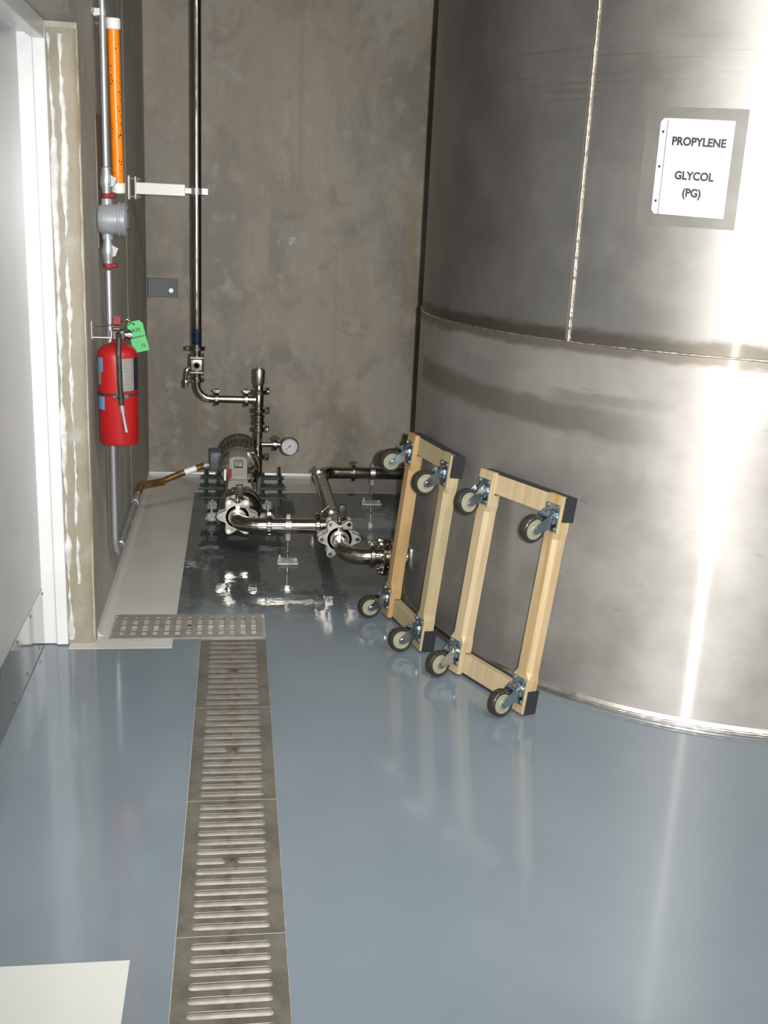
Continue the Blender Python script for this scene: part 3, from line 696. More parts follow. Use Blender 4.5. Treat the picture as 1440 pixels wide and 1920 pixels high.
# star-bodied butterfly valves
def star_loop(n=96, r0=0.067, r1=0.102, ph=0.0):
    out = []
    for k in range(n):
        a = 2*PI*k/n; f = (0.5+0.5*math.cos(6*(a-ph)))**1.1; r = r0+(r1-r0)*f; out.append((r*math.cos(a), r*math.sin(a)))
    return out
star_me = curve_mesh([star_loop(), circ(0, 0, 0.041, 28)], 0.013, 0.002)
def star_valve(x, y0, y1, label, tilt=0.0):
    t = thing('butterfly_valve', label, 'valve', (x, (y0+y1)/2, ZC-0.09), 'star-bodied butterfly valves')
    bm = B(); lathe(bm, [(0.036, 0), (0.058, 0), (0.06, 0.006), (0.06, y1-y0-0.006), (0.058, y1-y0), (0.036, y1-y0), (0.036, 0)], (x, y0, ZC), (0, 1, 0), 32); obj('body', bm, M['steel'], t)
    for yy in (y0+0.0065, y1-0.0065):
        me = star_me.copy(); me.transform(basis((1, 0, 0), (0, 0, 1), (0, -1, 0), (x, yy, ZC))); pl = mesh_obj('star_plate', me, M['cast'], t, angle=50)
    for k in range(6):
        a = k*PI/3; c = V((x+0.085*math.cos(a), 0, ZC+0.085*math.sin(a)))
        bm = B(); cyl(bm, c+V((0, y0-0.004, 0)), c+V((0, y1+0.004, 0)), 0.005, 8)
        for q in (y0-0.006, y1): cyl(bm, c+V((0, q, 0)), c+V((0, q+0.007, 0)), 0.0105, 12, 0.0095)
        obj('bolt', bm, M['steel'], t)
    bm = B(); lathe(bm, [(0.0378, -0.012), (0.0445, -0.012), (0.0475, -0.008), (0.0475, 0.0), (0.0378, 0.0), (0.0378, -0.012)], (x, y0, ZC), (0, 1, 0), 32); obj('ferrule', bm, M['steel_dull'], t)
    # stem, notched plate and hand lever on top
    ym = (y0+y1)/2
    bm = B(); cyl(bm, (x, ym, ZC+0.055), (x, ym, ZC+0.115), 0.011, 14); cyl(bm, (x, ym, ZC+0.09), (x, ym, ZC+0.096), 0.04, 24); obj('stem', bm, M['steel'], t)
    bm = B(); cyl(bm, (x+0.012, y0-0.008, ZC+0.052), (x+0.06, y0-0.008, ZC+0.052), 0.005, 8); box(bm, (x-0.012, y0-0.012, ZC+0.042), (x+0.014, y0-0.002, ZC+0.064), 0.002); obj('clamp_screw', bm, M['steel'], t)
    bm = B(); dx = math.sin(tilt); box(bm, (-0.018, -0.014, 0), (0.018, 0.014, 0.062), 0.005, Matrix.Translation((x+0.012, ym, ZC+0.097)) @ Matrix.Rotation(tilt, 4, 'Y') @ Matrix.Rotation(0.0, 4, 'X'), 2)
    obj('hand_lever', bm, M['black'], t)
    return t
star_valve(SX, 5.092, 5.155, 'star-flanged stainless butterfly valve on the front of the pump', -0.03)
star_valve(JX, 4.728, 4.803, 'star-flanged stainless butterfly valve between pipe tee and tank elbow', 0.03)
# floor supports
def support(x, y, label, w_):
    t = thing('pipe_support', label, 'pipe support', (x, y, 0), 'pipe supports on the floor')
    bm = B(); R = RP+0.004; lathe(bm, [(RP+0.0004, -0.014), (R, -0.014), (R, 0.014), (RP+0.0004, 0.014), (RP+0.0004, -0.014)], (x, y, ZC), (1, 0, 0), 28)
    box(bm, (x-0.012, y-0.008, ZC+RP), (x+0.012, y+0.008, ZC+RP+0.02), 0.002); box(bm, (x-0.013, y-0.008, ZC-R-0.035), (x+0.013, y+0.008, ZC-R+0.003), 0.002); obj('pipe_ring', bm, M['steel_dull'], t)
    bm = B(); cyl(bm, (x, y, 0.012), (x, y, ZC-R-0.02), 0.0055, 10); cyl(bm, (x, y, 0.05), (x, y, 0.06), 0.011, 6); obj('threaded_rod', bm, M['steel_dull'], t)
    bm = B(); box(bm, (x-w_, y-0.045, 0.0), (x+w_, y+0.045, 0.013), 0.004); obj('base_plate', bm, M['grout'], t)
    for sx in (-1, 1):
        bm = B(); cyl(bm, (x+sx*w_*0.75, y, 0.012), (x+sx*w_*0.75, y, 0.04 if sx < 0 else 0.022), 0.006, 8); cyl(bm, (x+sx*w_*0.75, y, 0.012), (x+sx*w_*0.75, y, 0.02), 0.011, 6); obj('anchor_bolt', bm, M['grout'], t)
support(0.262, SY, 'pipe support with pale base plate under the suction pipe', 0.052)
support(0.815, 6.05, 'pipe support with pale base plate under the pipe along back wall', 0.06)

# ================================================================== pump and motor
PX = 0.03
t = thing('process_pump', 'stainless pump with rounded casing and warm grey gear housing on floor', 'pump', (PX, 5.35, 0))
bm = B(); lathe(bm, [(0.036, 0), (0.06, 0), (0.085, 0.012), (0.1, 0.03), (0.105, 0.055), (0.105, 0.085), (0.112, 0.09), (0.112, 0.11), (0.1, 0.115), (0.09, 0.15), (0.07, 0.19), (0, 0.19)], (PX, 5.18, ZC), (0, 1, 0), 40); obj('casing', bm, M['steel'], t)
bm = B(); lathe(bm, [(0.036, 0), (0.036, 0.03), (0.05, 0.03), (0.05, 0)], (SX, 5.156, ZC), (0, 1, 0), 28); obj('inlet_port', bm, M['steel'], t)
bm = B()
def arch(y, hw, z0, z1, n=10):
    pts = [(PX-0.012-hw, y, z0)]
    pts += [(PX-0.012+hw*math.cos(PI-PI*k/n), y, z1-hw*0.35+hw*0.35*math.sin(PI*k/n)) for k in range(n+1)]
    pts += [(PX-0.012+hw, y, z0)]; return pts
loft(bm, [arch(5.40, 0.046, 0.26, 0.43), arch(5.41, 0.049, 0.25, 0.434), arch(5.55, 0.05, 0.25, 0.436)]); obj('gear_housing', bm, M['gear_grey'], t, angle=30)
bm = B(); loft(bm, [[(PX-0.075, 5.36, 0.2), (PX-0.06, 5.36, 0.31), (PX+0.05, 5.36, 0.31), (PX+0.08, 5.36, 0.2)], [(PX-0.085, 5.5, 0.2), (PX-0.07, 5.5, 0.315), (PX+0.06, 5.5, 0.315), (PX+0.085, 5.5, 0.2)]]); obj('bearing_frame', bm, M['gear_grey'], t, smooth=False)
bm = B(); box(bm, (PX-0.034, 5.3965, 0.37), (PX+0.012, 5.400, 0.412), 0.001); np_ = obj('nameplate', bm, M['dark_label'], t, smooth=False)
bm = B(); box(bm, (PX-0.03, 5.3958, 0.379), (PX+0.008, 5.3966, 0.407)); obj('plate_panel', bm, M['silver_label'], np_, smooth=False)
for k in range(3):
    bm = B(); box(bm, (PX-0.027, 5.3953, 0.402-k*0.009-0.003), (PX+0.004-k*0.006, 5.3959, 0.402-k*0.009)); obj('printed_line', bm, M['ink'], np_, smooth=False)
bm = B(); box(bm, (PX-0.066, 5.395, 0.315), (PX-0.046, 5.41, 0.365), 0.002); obj('red_marker', bm, M['red_dark'], t, smooth=False)
bm = B(); box(bm, (PX-0.086, 5.4, 0.3), (PX-0.074, 5.412, 0.36), 0.002); obj('grease_fitting', bm, M['white_plastic'], t, smooth=False)
bm = B(); cyl(bm, (PX+0.045, 5.38, 0.27), (PX+0.045, 5.39, 0.27), 0.01, 10, 0.008); cyl(bm, (PX+0.045, 5.35, 0.305), (PX+0.045, 5.35, 0.325), 0.007, 8); obj('drain_plug', bm, M['steel'], t)
# motor
MX, MZ = 0.025, 0.325
t = thing('electric_motor', 'dark round electric motor with terminal box behind the pump', 'motor', (MX, 5.8, MZ-0.12))
bm = B(); lathe(bm, [(0.0, 0), (0.08, 0), (0.102, 0.012), (0.11, 0.04), (0.11, 0.1), (0.106, 0.105), (0, 0.105)], (MX, 5.56, MZ), (0, 1, 0), 40); obj('end_bell', bm, M['steel'], t)
bm = B(); lathe(bm, [(0.0, 0), (0.108, 0), (0.112, 0.004), (0.112, 0.19), (0, 0.19)], (MX, 5.665, MZ), (0, 1, 0), 40)
for k in range(30):
    a = 2*PI*k/30; m = Matrix.Translation((MX, 5.76, MZ)) @ Matrix.Rotation(a, 4, 'Y'); box(bm, (-0.002, -0.085, 0.108), (0.002, 0.085, 0.119), 0, m)
obj('finned_frame', bm, M['motor'], t, smooth=False)
bm = B(); lathe(bm, [(0.0, 0), (0.116, 0), (0.12, 0.006), (0.12, 0.07), (0.1, 0.09), (0, 0.09)], (MX, 5.855, MZ), (0, 1, 0), 40); obj('fan_cowl', bm, M['motor'], t)
bm = B(); box(bm, (MX-0.158, 5.69, 0.285), (MX-0.1, 5.8, 0.385), 0.004, seg=2); tb = obj('terminal_box', bm, M['slate'], t)
bm = B(); box(bm, (MX-0.162, 5.686, 0.381), (MX-0.098, 5.804, 0.387), 0.002); obj('box_lid', bm, M['slate'], tb, smooth=False)
# adjustable base
t = thing('motor_base', 'dark green adjustable motor base with threaded rods on the floor', 'motor base', (0.05, 5.78, 0))
for z0, z1, xa, xb, nm in ((0.19, 0.203, -0.185, 0.275, 'upper_plate'), (0.135, 0.152, -0.195, 0.285, 'lower_plate')):
    for ya, yb in ((5.63, 5.69), (5.86, 5.92)):
        bm = B(); box(bm, (xa, ya, z0), (xb, yb, z1), 0.002)
        if nm == 'upper_plate': cyl(bm, (xa-0.006, (ya+yb)/2-0.018, z0+0.008), (xb+0.008, (ya+yb)/2-0.018, z0+0.008), 0.009, 10)
        obj(nm, bm, M['green_dark'], t, smooth=False)
for xx in (-0.155, -0.09, 0.16, 0.255):
    for yy in (5.66, 5.89):
        bm = B(); out = xx in (-0.155, 0.255)
        cyl(bm, (xx, yy, 0.105), (xx, yy, 0.26 if out else 0.215), 0.006, 8)
        for zz in (0.124, 0.152, 0.187, 0.212): cyl(bm, (xx, yy, zz), (xx, yy, zz+0.01), 0.012, 6)
        obj('threaded_rod', bm, M['green_dark'], t, smooth=False)
for xx in (-0.06, 0.12):
    for yy in (5.62, 5.9):
        bm = B(); box(bm, (xx-0.02, yy, 0.04), (xx+0.02, yy+0.03, 0.137), 0.002); obj('leg', bm, M['green_dark'], t, smooth=False)
def lump(bm, c, sx, sy, sz, seed):
    r = random.Random(seed); q = bmesh.ops.create_icosphere(bm, subdivisions=3, radius=1.0)['verts']
    for v in q:
        k = 1+r.uniform(-0.1, 0.1); v.co = V((c[0]+v.co.x*sx*k, c[1]+v.co.y*sy*k, c[2]+max(v.co.z*sz*k, -sz)))
for k, (xx, yy) in enumerate(((-0.125, 5.66), (0.185, 5.66), (-0.125, 5.9), (0.185, 5.9))):
    bm = B(); lump(bm, (xx, yy, 0.022), 0.036, 0.04, 0.022, 20+k); lump(bm, (xx-0.012, yy-0.014, 0.042), 0.015, 0.015, 0.012, 40+k); lump(bm, (xx+0.016, yy-0.006, 0.04), 0.014, 0.015, 0.014, 60+k); box(bm, (min(xx, 0.03), yy-0.02, 0.022), (max(xx, 0.03), yy+0.02, 0.048), 0.003); cyl(bm, (xx, yy, 0.03), (xx, yy, 0.1), 0.006, 8)
    obj('grouted_foot', bm, M['grout'], t)
# ================================================================== discharge pipework
QY = 5.68
VX, RX = -0.2035, 0.127
t = thing('discharge_pipe', 'tall vertical stainless pipe rising in front of the back wall', 'pipe', (VX, QY, 0.935))
bm = B(); sweep(bm, [(VX, QY, 0.945), (VX, QY, CH-0.002)], 0.0255, 28); obj('tube', bm, M['steel'], t)
bm = B(); lathe(bm, [(0.0256, 0.975), (0.0262, 0.9755), (0.0262, 1.055), (0.0256, 1.0555)], (VX, QY, 0), (0, 0, 1), 28); obj('blue_label', bm, M['blue_dark'], t)
clamp(t, (VX, QY, 0.953), (0, 0, 1), 0.0255, (-1, -0.2, 0), wing=False)
t = thing('ball_valve', 'square-bodied stainless ball valve at the foot of the tall pipe', 'valve', (VX, QY, 0.78))
bm = B(); cyl(bm, (VX, QY, 0.785), (VX, QY, 0.942), 0.022, 20); obj('body', bm, M['steel'], t)
bm = B(); box(bm, (VX-0.03, QY-0.03, 0.835), (VX+0.03, QY+0.03, 0.897), 0.008, seg=2); obj('center_block', bm, M['cast'], t)
for z in (0.822, 0.9):
    bm = B(); box(bm, (VX-0.038, QY-0.038, z), (VX+0.038, QY+0.038, z+0.011), 0.004); obj('end_cap', bm, M['cast'], t)
for sx in (-1, 1):
    for sy in (-1, 1):
        bm = B(); cyl(bm, (VX+sx*0.032, QY+sy*0.032, 0.812), (VX+sx*0.032, QY+sy*0.032, 0.922), 0.0045, 8); obj('tie_bolt', bm, M['steel'], t)
bm = B(); cyl(bm, (VX, QY-0.03, 0.866), (VX, QY-0.05, 0.866), 0.012, 12); cyl(bm, (VX, QY-0.045, 0.866), (VX, QY-0.05, 0.866), 0.02, 14); obj('stem', bm, M['steel'], t)
bm = B(); sweep(bm, bend([(VX-0.03, QY-0.02, 0.85), (VX-0.052, QY-0.03, 0.845), (VX-0.06, QY-0.03, 0.76)], 0.015, 4), 0.007, 8); lump(bm, (VX-0.058, QY-0.03, 0.768), 0.014, 0.008, 0.026, 4); obj('handle', bm, M['steel'], t)
t = thing('elbow_pipe', 'stainless pipe elbow linking the ball valve to the gauge riser', 'pipe', (-0.05, QY, 0.66))
ZT = 0.684
bm = B(); sweep(bm, bend([(VX, QY, 0.784), (VX, QY, ZT), (RX-0.03, QY, ZT)], 0.075), 0.0195, 24); obj('tube', bm, M['steel'], t)
clamp(t, (VX, QY, 0.784), (0, 0, 1), 0.0195, (-1, -0.3, 0), wing=False); clamp(t, (VX+0.075+0.03, QY, ZT), (1, 0, 0), 0.0195, (0, -0.1, 1)); clamp(t, (0.06, QY, ZT), (1, 0, 0), 0.0195, (0, -0.1, 1))
t = thing('riser_pipe', 'stainless riser stack with knurled cap and clamps above the pump', 'pipe', (RX, QY, 0.3))
bm = B(); sweep(bm, bend([(RX, QY, 0.66), (RX, QY, 0.25), (RX-0.02, 5.37, 0.21)], 0.06), 0.0225, 24); obj('tube', bm, M['steel'], t)
bm = B(); lathe(bm, [(0.0, 0.645), (0.026, 0.645), (0.026, 0.735), (0.023, 0.74), (0.023, 0.775), (0.0, 0.775)], (RX, QY, 0), (0, 0, 1), 24); cyl(bm, (RX-0.04, QY, ZT), (RX, QY, ZT), 0.0205, 20); obj('tee_body', bm, M['steel'], t)
bm = B(); lathe(bm, [(0.0, 0.768), (0.026, 0.768), (0.0305, 0.778), (0.0315, 0.845), (0.029, 0.85), (0.022, 0.85), (0.022, 0.855), (0.008, 0.855), (0.006, 0.862), (0, 0.862)], (RX, QY, 0), (0, 0, 1), 28); obj('knurled_cap', bm, M['steel_dull'], t)
bm = B(); lathe(bm, [(0.02, 0.545), (0.034, 0.55), (0.034, 0.562), (0.029, 0.567), (0.029, 0.585), (0.034, 0.59), (0.034, 0.602), (0.02, 0.607)], (RX, QY, 0), (0, 0, 1), 24); obj('check_valve', bm, M['steel'], t)
clamp(t, (RX, QY, 0.727), (0, 0, 1), 0.024, (1, 0.3, 0)); clamp(t, (RX, QY, 0.626), (0, 0, 1), 0.02, (1, -0.2, 0)); clamp(t, (RX, QY, 0.522), (0, 0, 1), 0.02, (1, -0.1, 0))
clamp(t, (RX, QY, 0.37), (0, 0, 1), 0.02, (1, -0.4, 0)); 
bm = B(); cyl(bm, (RX, QY, 0.437), (RX+0.1, QY, 0.437), 0.0125, 16); obj('gauge_branch', bm, M['steel'], t)
clamp(t, (RX+0.092, QY, 0.437), (1, 0, 0), 0.0125, (0, -0.2, 1))
t = thing('pressure_gauge', 'round pressure gauge with white dial beside the pump riser', 'gauge', (0.3, QY, 0.385))
GX, GZ = 0.298, 0.43
bm = B(); cyl(bm, (RX+0.103, QY, 0.437), (GX-0.04, QY, 0.435), 0.009, 12); cyl(bm, (RX+0.103, QY, 0.437), (RX+0.112, QY, 0.437), 0.016, 16); obj('stem', bm, M['steel'], t)
bm = B(); lathe(bm, [(0, 0.022), (0.044, 0.022), (0.05, 0.016), (0.05, -0.018), (0.047, -0.022), (0.043, -0.022), (0.043, -0.012), (0, -0.012)], (GX, QY, GZ), (0, 1, 0), 36); obj('case', bm, M['steel'], t)
bm = B(); cyl(bm, (GX, QY-0.012, GZ), (GX, QY-0.0135, GZ), 0.0425, 32); dial = obj('dial', bm, M['gauge_face'], t)
bm = B()
for k in range(21):
    a = math.radians(-45+270*k/20); L = 0.008 if k % 5 == 0 else 0.004
    m = Matrix.Translation((GX, QY-0.0138, GZ)) @ Matrix.Rotation(a, 4, 'Y'); box(bm, (-0.0006, -0.0003, 0.037-L), (0.0006, 0.0003, 0.038), 0, m)
obj('scale_marks', bm, M['ink'], dial, smooth=False)
bm = B(); m = Matrix.Translation((GX, QY-0.0148, GZ)) @ Matrix.Rotation(math.radians(228), 4, 'Y'); box(bm, (-0.0012, -0.0004, -0.008), (0.0012, 0.0004, 0.032), 0, m); cyl(bm, (GX, QY-0.0138, GZ), (GX, QY-0.017, GZ), 0.004, 10); obj('needle', bm, M['ink'], t, smooth=False)
# ------------------------------------------------------------------ pipe bracket on the left wall
BZ = 1.752
t = thing('pipe_bracket', 'white bracket arm clamping the tall pipe to the side wall', 'bracket', (LW, QY, BZ-0.05))
bm = B(); box(bm, (LW, QY-0.05, BZ-0.058), (LW+0.008, QY+0.05, BZ+0.058), 0.002); obj('wall_plate', bm, M['white_plastic'], t, smooth=False)
bm = B(); box(bm, (LW+0.032, QY-0.045, BZ-0.055), (LW+0.039, QY+0.045, BZ+0.055), 0.002); obj('back_plate', bm, M['white_plastic'], t, smooth=False)
for sy in (-1, 1):
    for sz in (-1, 1):
        bm = B(); cyl(bm, (LW+0.006, QY+sy*0.034, BZ+sz*0.043), (LW+0.058, QY+sy*0.034, BZ+sz*0.043), 0.005, 8); cyl(bm, (LW+0.039, QY+sy*0.034, BZ+sz*0.043), (LW+0.048, QY+sy*0.034, BZ+sz*0.043), 0.01, 6); obj('bolt', bm, M['galv'], t, smooth=False)
bm = B(); box(bm, (LW+0.036, QY-0.026, BZ-0.03), (VX-0.055, QY+0.026, BZ+0.028), 0.003); box(bm, (VX-0.07, QY-0.014, BZ-0.016), (VX-0.022, QY-0.002, BZ+0.012), 0.002); obj('arm', bm, M['white_plastic'], t, smooth=False)
bm = B(); lathe(bm, [(0.0257, -0.016), (0.0295, -0.016), (0.0295, 0.016), (0.0257, 0.016), (0.0257, -0.016)], (VX, QY, BZ-0.002), (0, 0, 1), 26)
box(bm, (VX+0.026, QY-0.008, BZ-0.018), (VX+0.058, QY-0.003, BZ+0.014), 0.002); box(bm, (VX+0.026, QY+0.003, BZ-0.018), (VX+0.058, QY+0.008, BZ+0.014), 0.002); box(bm, (VX-0.06, QY-0.006, BZ-0.017), (VX-0.026, QY+0.006, BZ+0.013), 0.002); pc = obj('pipe_clamp', bm, M['galv'], t)
bm = B(); cyl(bm, (VX+0.045, QY-0.016, BZ-0.002), (VX+0.045, QY+0.014, BZ-0.002), 0.006, 8); obj('clamp_bolt', bm, M['steel'], pc)
# angle plate in the back corner
t = thing('wall_angle_plate', 'slate grey bolted steel angle plate in the corner on the back wall', 'bracket', (-0.44, BW, 1.13))
bm = B(); box(bm, (-0.538, BW-0.011, 1.133), (-0.354, BW, 1.246), 0.002); obj('plate', bm, M['slate'], t, smooth=False)
bm = B(); box(bm, (-0.5395, BW-0.06, 1.133), (-0.529, BW-0.011, 1.246), 0.002); obj('angle_leg', bm, M['slate'], t, smooth=False)
bm = B(); cyl(bm, (-0.392, BW-0.011, 1.175), (-0.392, BW-0.022, 1.175), 0.014, 6); cyl(bm, (-0.392, BW-0.02, 1.175), (-0.392, BW-0.036, 1.175), 0.007, 10); obj('anchor_bolt', bm, M['galv'], t, smooth=False)
# ================================================================== conduit and electrical on the left wall
CX, CY = -0.505, 4.41
t = thing('electrical_conduit', 'galvanised conduit dropping down the side wall and running to the motor', 'conduit', (CX, CY, 0.2))
bm = B(); sweep(bm, [(CX, CY, 1.745), (CX, CY, CH-0.002)], 0.0135, 16); obj('upper_tube', bm, M['galv'], t)
ZR = 0.205
bm = B(); sweep(bm, bend([(CX, CY, 1.415), (CX, CY, ZR), (CX, 4.62, ZR)], 0.1, 12), 0.0135, 16); obj('lower_tube', bm, M['galv'], t)
bm = B(); cyl(bm, (CX, 4.60, ZR), (CX, 4.655, ZR), 0.018, 16, bev=0.002); obj('coupling', bm, M['galv'], t)
bm = B(); sweep(bm, [(CX, 4.65, ZR), (CX, 5.36, ZR)], 0.0145, 16); obj('floor_run_tube', bm, M['galv'], t)
bm = B(); cyl(bm, (CX, 5.30, ZR), (CX, 5.34, ZR), 0.02, 12, bev=0.003); cyl(bm, (CX, 5.35, ZR), (CX, 5.45, ZR), 0.018, 16, bev=0.002); obj('coupling', bm, M['galv'], t)
bm = B(); sweep(bm, bend([(CX, 5.44, ZR), (CX, 5.64, ZR), (CX+0.12, 5.70, ZR+0.01)], 0.03, 6), 0.021, 16); obj('brown_elbow', bm, M['copper'], t)
def sp(a, b, c, n=14):
    a, b, c = V(a), V(b), V(c); return [a*(1-k/n)**2+b*2*(k/n)*(1-k/n)+c*(k/n)**2 for k in range(n+1)]
P_ = sp((CX+0.11, 5.695, ZR+0.01), (-0.25, 5.76, 0.27), (MX-0.162, 5.745, 0.305), 16)
bm = B(); sweep(bm, P_[:8], 0.0175, 14); obj('flexible_sleeve', bm, M['copper'], t)
bm = B(); sweep(bm, P_[7:12], 0.0182, 14); obj('grey_sleeve', bm, M['white_plastic'], t)
bm = B(); sweep(bm, P_[11:15], 0.0172, 14); obj('flexible_sleeve', bm, M['copper'], t)
bm = B(); sweep(bm, P_[14:], 0.0215, 14); obj('end_connector', bm, M['galv'], t)
def seal(z0, z1):
    bm = B(); lathe(bm, [(0.0137, z0), (0.019, z0+0.004), (0.02, z0+0.03), (0.026, z0+0.05), (0.026, z1-0.045), (0.02, z1-0.02), (0.019, z1-0.004), (0.0137, z1)], (CX, CY, 0), (0, 0, 1), 16)
    loft(bm, [[(CX+0.015, CY-0.016, z0+0.04), (CX+0.03, CY-0.018, z0+0.045), (CX+0.042, CY-0.018, z0+0.075), (CX+0.034, CY-0.018, z1-0.04), (CX+0.015, CY-0.016, z1-0.03)], [(CX+0.015, CY+0.014, z0+0.04), (CX+0.03, CY+0.014, z0+0.045), (CX+0.042, CY+0.014, z0+0.075), (CX+0.034, CY+0.014, z1-0.04), (CX+0.015, CY+0.014, z1-0.03)]])
    s = obj('sealing_fitting', bm, M['galv'], t, angle=35)
    bm = B(); lathe(bm, [(0.014, 0), (0.021, 0.001), (0.021, 0.019), (0.014, 0.02)], (CX, CY, z0-0.004), (0, 0, 1), 14); cyl(bm, (CX+0.014, CY-0.004, z0+0.006), (CX+0.034, CY-0.006, z0+0.01), 0.011, 10); obj('red_plug', bm, M['red_dark'], s)
seal(1.695, 1.81); seal(1.428, 1.545)
for z in (2.36,):
    bm = B(); box(bm, (LW+0.0008, CY-0.05, z-0.012), (LW+0.004, CY+0.05, z+0.012), 0.001); lathe(bm, [(0.0137, -0.012), (0.0175, -0.012), (0.0175, 0.012), (0.0137, 0.012), (0.0137, -0.012)], (CX, CY, z), (0, 0, 1), 16); box(bm, (LW+0.002, CY-0.016, z-0.012), (CX, CY-0.012, z+0.012)); box(bm, (LW+0.002, CY+0.012, z-0.012), (CX, CY+0.016, z+0.012))
    for s in (-1, 1): lathe(bm, [(0.009, 0), (0.007, 0.005), (0, 0.007)], (LW+0.004, CY+s*0.036, z), (1, 0, 0), 10)
    obj('strap', bm, M['galv'], t)
t = thing('junction_box', 'grey cast junction box with round bolted cover on the conduit', 'junction box', (-0.48, CY, 1.55))
JZ = 1.612
bm = B(); lathe(bm, [(0, 0.003), (0.05, 0.003), (0.058, 0.012), (0.06, 0.025), (0.06, 0.078), (0, 0.078)], (LW, CY, JZ), (1, 0, 0), 36)
for z0, z1 in ((1.655, 1.69), (1.535, 1.57)): cyl(bm, (CX, CY, z0), (CX, CY, z1), 0.022, 16)
obj('body', bm, M['paint_grey'], t)
bm = B(); lathe(bm, [(0, 0.078), (0.066, 0.078), (0.067, 0.082), (0.067, 0.088), (0.062, 0.09), (0.062, 0.096), (0.066, 0.098), (0.066, 0.104), (0.058, 0.113), (0.04, 0.116), (0, 0.116)], (LW, CY, JZ), (1, 0, 0), 36); cv = obj('cover', bm, M['paint_grey'], t)
for k in range(4):
    a = PI/4+PI/2*k; bm = B(); cyl(bm, (LW+0.108, CY+0.05*math.cos(a), JZ+0.05*math.sin(a)), (LW+0.119, CY+0.05*math.cos(a), JZ+0.05*math.sin(a)), 0.006, 6); obj('cover_bolt', bm, M['steel'], cv)
# orange tube
t = thing('orange_tube', 'orange dotted plastic tube with white end caps hanging beside the conduit', 'tube', (-0.467, 4.5, 1.7))
p0, p1 = V((-0.469, 4.505, 1.718)), V((-0.469, 4.44, 2.345)); d_ = (p1-p0).normalized()
bm = B(); cyl(bm, p0, p1, 0.0225, 24); obj('sleeve', bm, M['orange'], t)
for q in (p0-d_*0.004, p1-d_*0.036):
    bm = B(); cyl(bm, q, q+d_*0.04, 0.0275, 24, bev=0.003); obj('end_cap', bm, M['white_plastic'], t)
bm = B(); cyl(bm, p1-d_*0.02+V((-0.02, 0, 0)), V((LW+0.0045, 4.45, 2.33)), 0.006, 8); cyl(bm, p0+d_*0.012+V((-0.02, 0, 0)), V((LW+0.0045, 4.5, 1.73)), 0.006, 8); obj('wall_pin', bm, M['galv'], t)
# embedded steel plate
bm = B(); box(bm, (LW-0.002, 4.395, 1.50), (LW+0.004, 4.60, 2.005), 0.001)
M['rusty'] = mat('rusty_plate', (0.17, 0.165, 0.15), (0.12, 0.075, 0.05), 6, 0.55, 0.4, stretch=(1, 3, 0.5))
tag(center_mesh(obj('embedded_plate', bm, M['rusty'], smooth=False)), 'flat dull steel plate set in the side wall behind the conduit', 'wall plate')

# ================================================================== fire extinguisher
EX, EY, EZ0, ER = -0.446, 4.12, 0.775, 0.0745
t = thing('fire_extinguisher', 'red fire extinguisher with black hose and green tag hung on side wall', 'fire extinguisher', (EX, EY, EZ0))
bm = B(); lathe(bm, [(0, 0.006), (0.055, 0.0), (0.07, 0.004), (ER, 0.014), (ER, 0.345), (0.072, 0.358), (0.062, 0.372), (0.044, 0.383), (0.022, 0.39), (0.018, 0.4), (0, 0.4)], (EX, EY, EZ0), (0, 0, 1), 48); obj('cylinder', bm, M['red'], t)
va = math.atan2(-EY, -EX)    # bearing of the lens seen from the cylinder
va = math.atan2(-EY, 0-EX)
rad = math.radians
def lab(a0, a1, z0, z1, m_, nm):
    bm = B(); patch_cyl(bm, EX, EY, ER+0.0003, va+rad(a0), va+rad(a1), EZ0+z0, EZ0+z1, 0.0006, 12); return obj(nm, bm, M[m_], t)
lab(10, 50, 0.215, 0.348-0.01, 'silver_label', 'instruction_label'); lab(50, 80, 0.215, 0.338, 'dark_label', 'dark_label')
lab(-80, -48, 0.285, 0.338, 'blue_label', 'blue_label'); lab(-80, -58, 0.235, 0.285, 'silver_label', 'side_label'); lab(-80, -44, 0.14, 0.19, 'blue_label', 'blue_label')
for z, wd in ((0.325, 32), (0.312, 28), (0.3, 34), (0.285, 25), (0.27, 33), (0.255, 30), (0.24, 26)):
    lab_ = patch_cyl(B(), EX, EY, ER+0.0009, va+rad(13), va+rad(13+wd), EZ0+z, EZ0+z+0.0025, 0.0002, 8); obj('printed_line', lab_, M['gear_grey'], t)
bm = B(); lathe(bm, [(ER+0.0002, 0.194), (ER+0.0022, 0.195), (ER+0.0022, 0.203), (ER+0.0002, 0.204)], (EX, EY, EZ0), (0, 0, 1), 40); obj('strap', bm, M['black'], t)
vd = V((math.cos(va), math.sin(va), 0)); vr = V((-vd.y, vd.x, 0))   # toward the lens, and to its right
E0 = V((EX, EY, EZ0))
bm = B(); cyl(bm, E0+V((0, 0, 0.385)), E0+V((0, 0, 0.445)), 0.0165, 16, bev=0.002); box(bm, (EX-0.016, EY-0.03, EZ0+0.402), (EX+0.032, EY+0.02, EZ0+0.44), 0.004); vb = obj('valve_body', bm, M['steel'], t)
bm = B(); q = E0+V((0, 0, 0.42)); cyl(bm, q+vr*0.02, q+vr*0.055, 0.014, 16); cyl(bm, q+vr*0.04, q+vr*0.05, 0.02, 18); obj('pressure_dial', bm, M['steel'], vb)
bm = B(); loft(bm, [[E0+vr*a+vd*b+V((0, 0, c)) for a, b, c in ((-0.01, -0.03, 0.445), (0.012, -0.03, 0.445), (0.012, -0.03, 0.475), (-0.01, -0.03, 0.475))], [E0+vr*a+vd*b+V((0, 0, c)) for a, b, c in ((-0.014, 0.035, 0.462), (0.014, 0.035, 0.462), (0.012, 0.035, 0.492), (-0.012, 0.035, 0.492))]]); obj('squeeze_lever', bm, M['red_dark'], t, smooth=False)
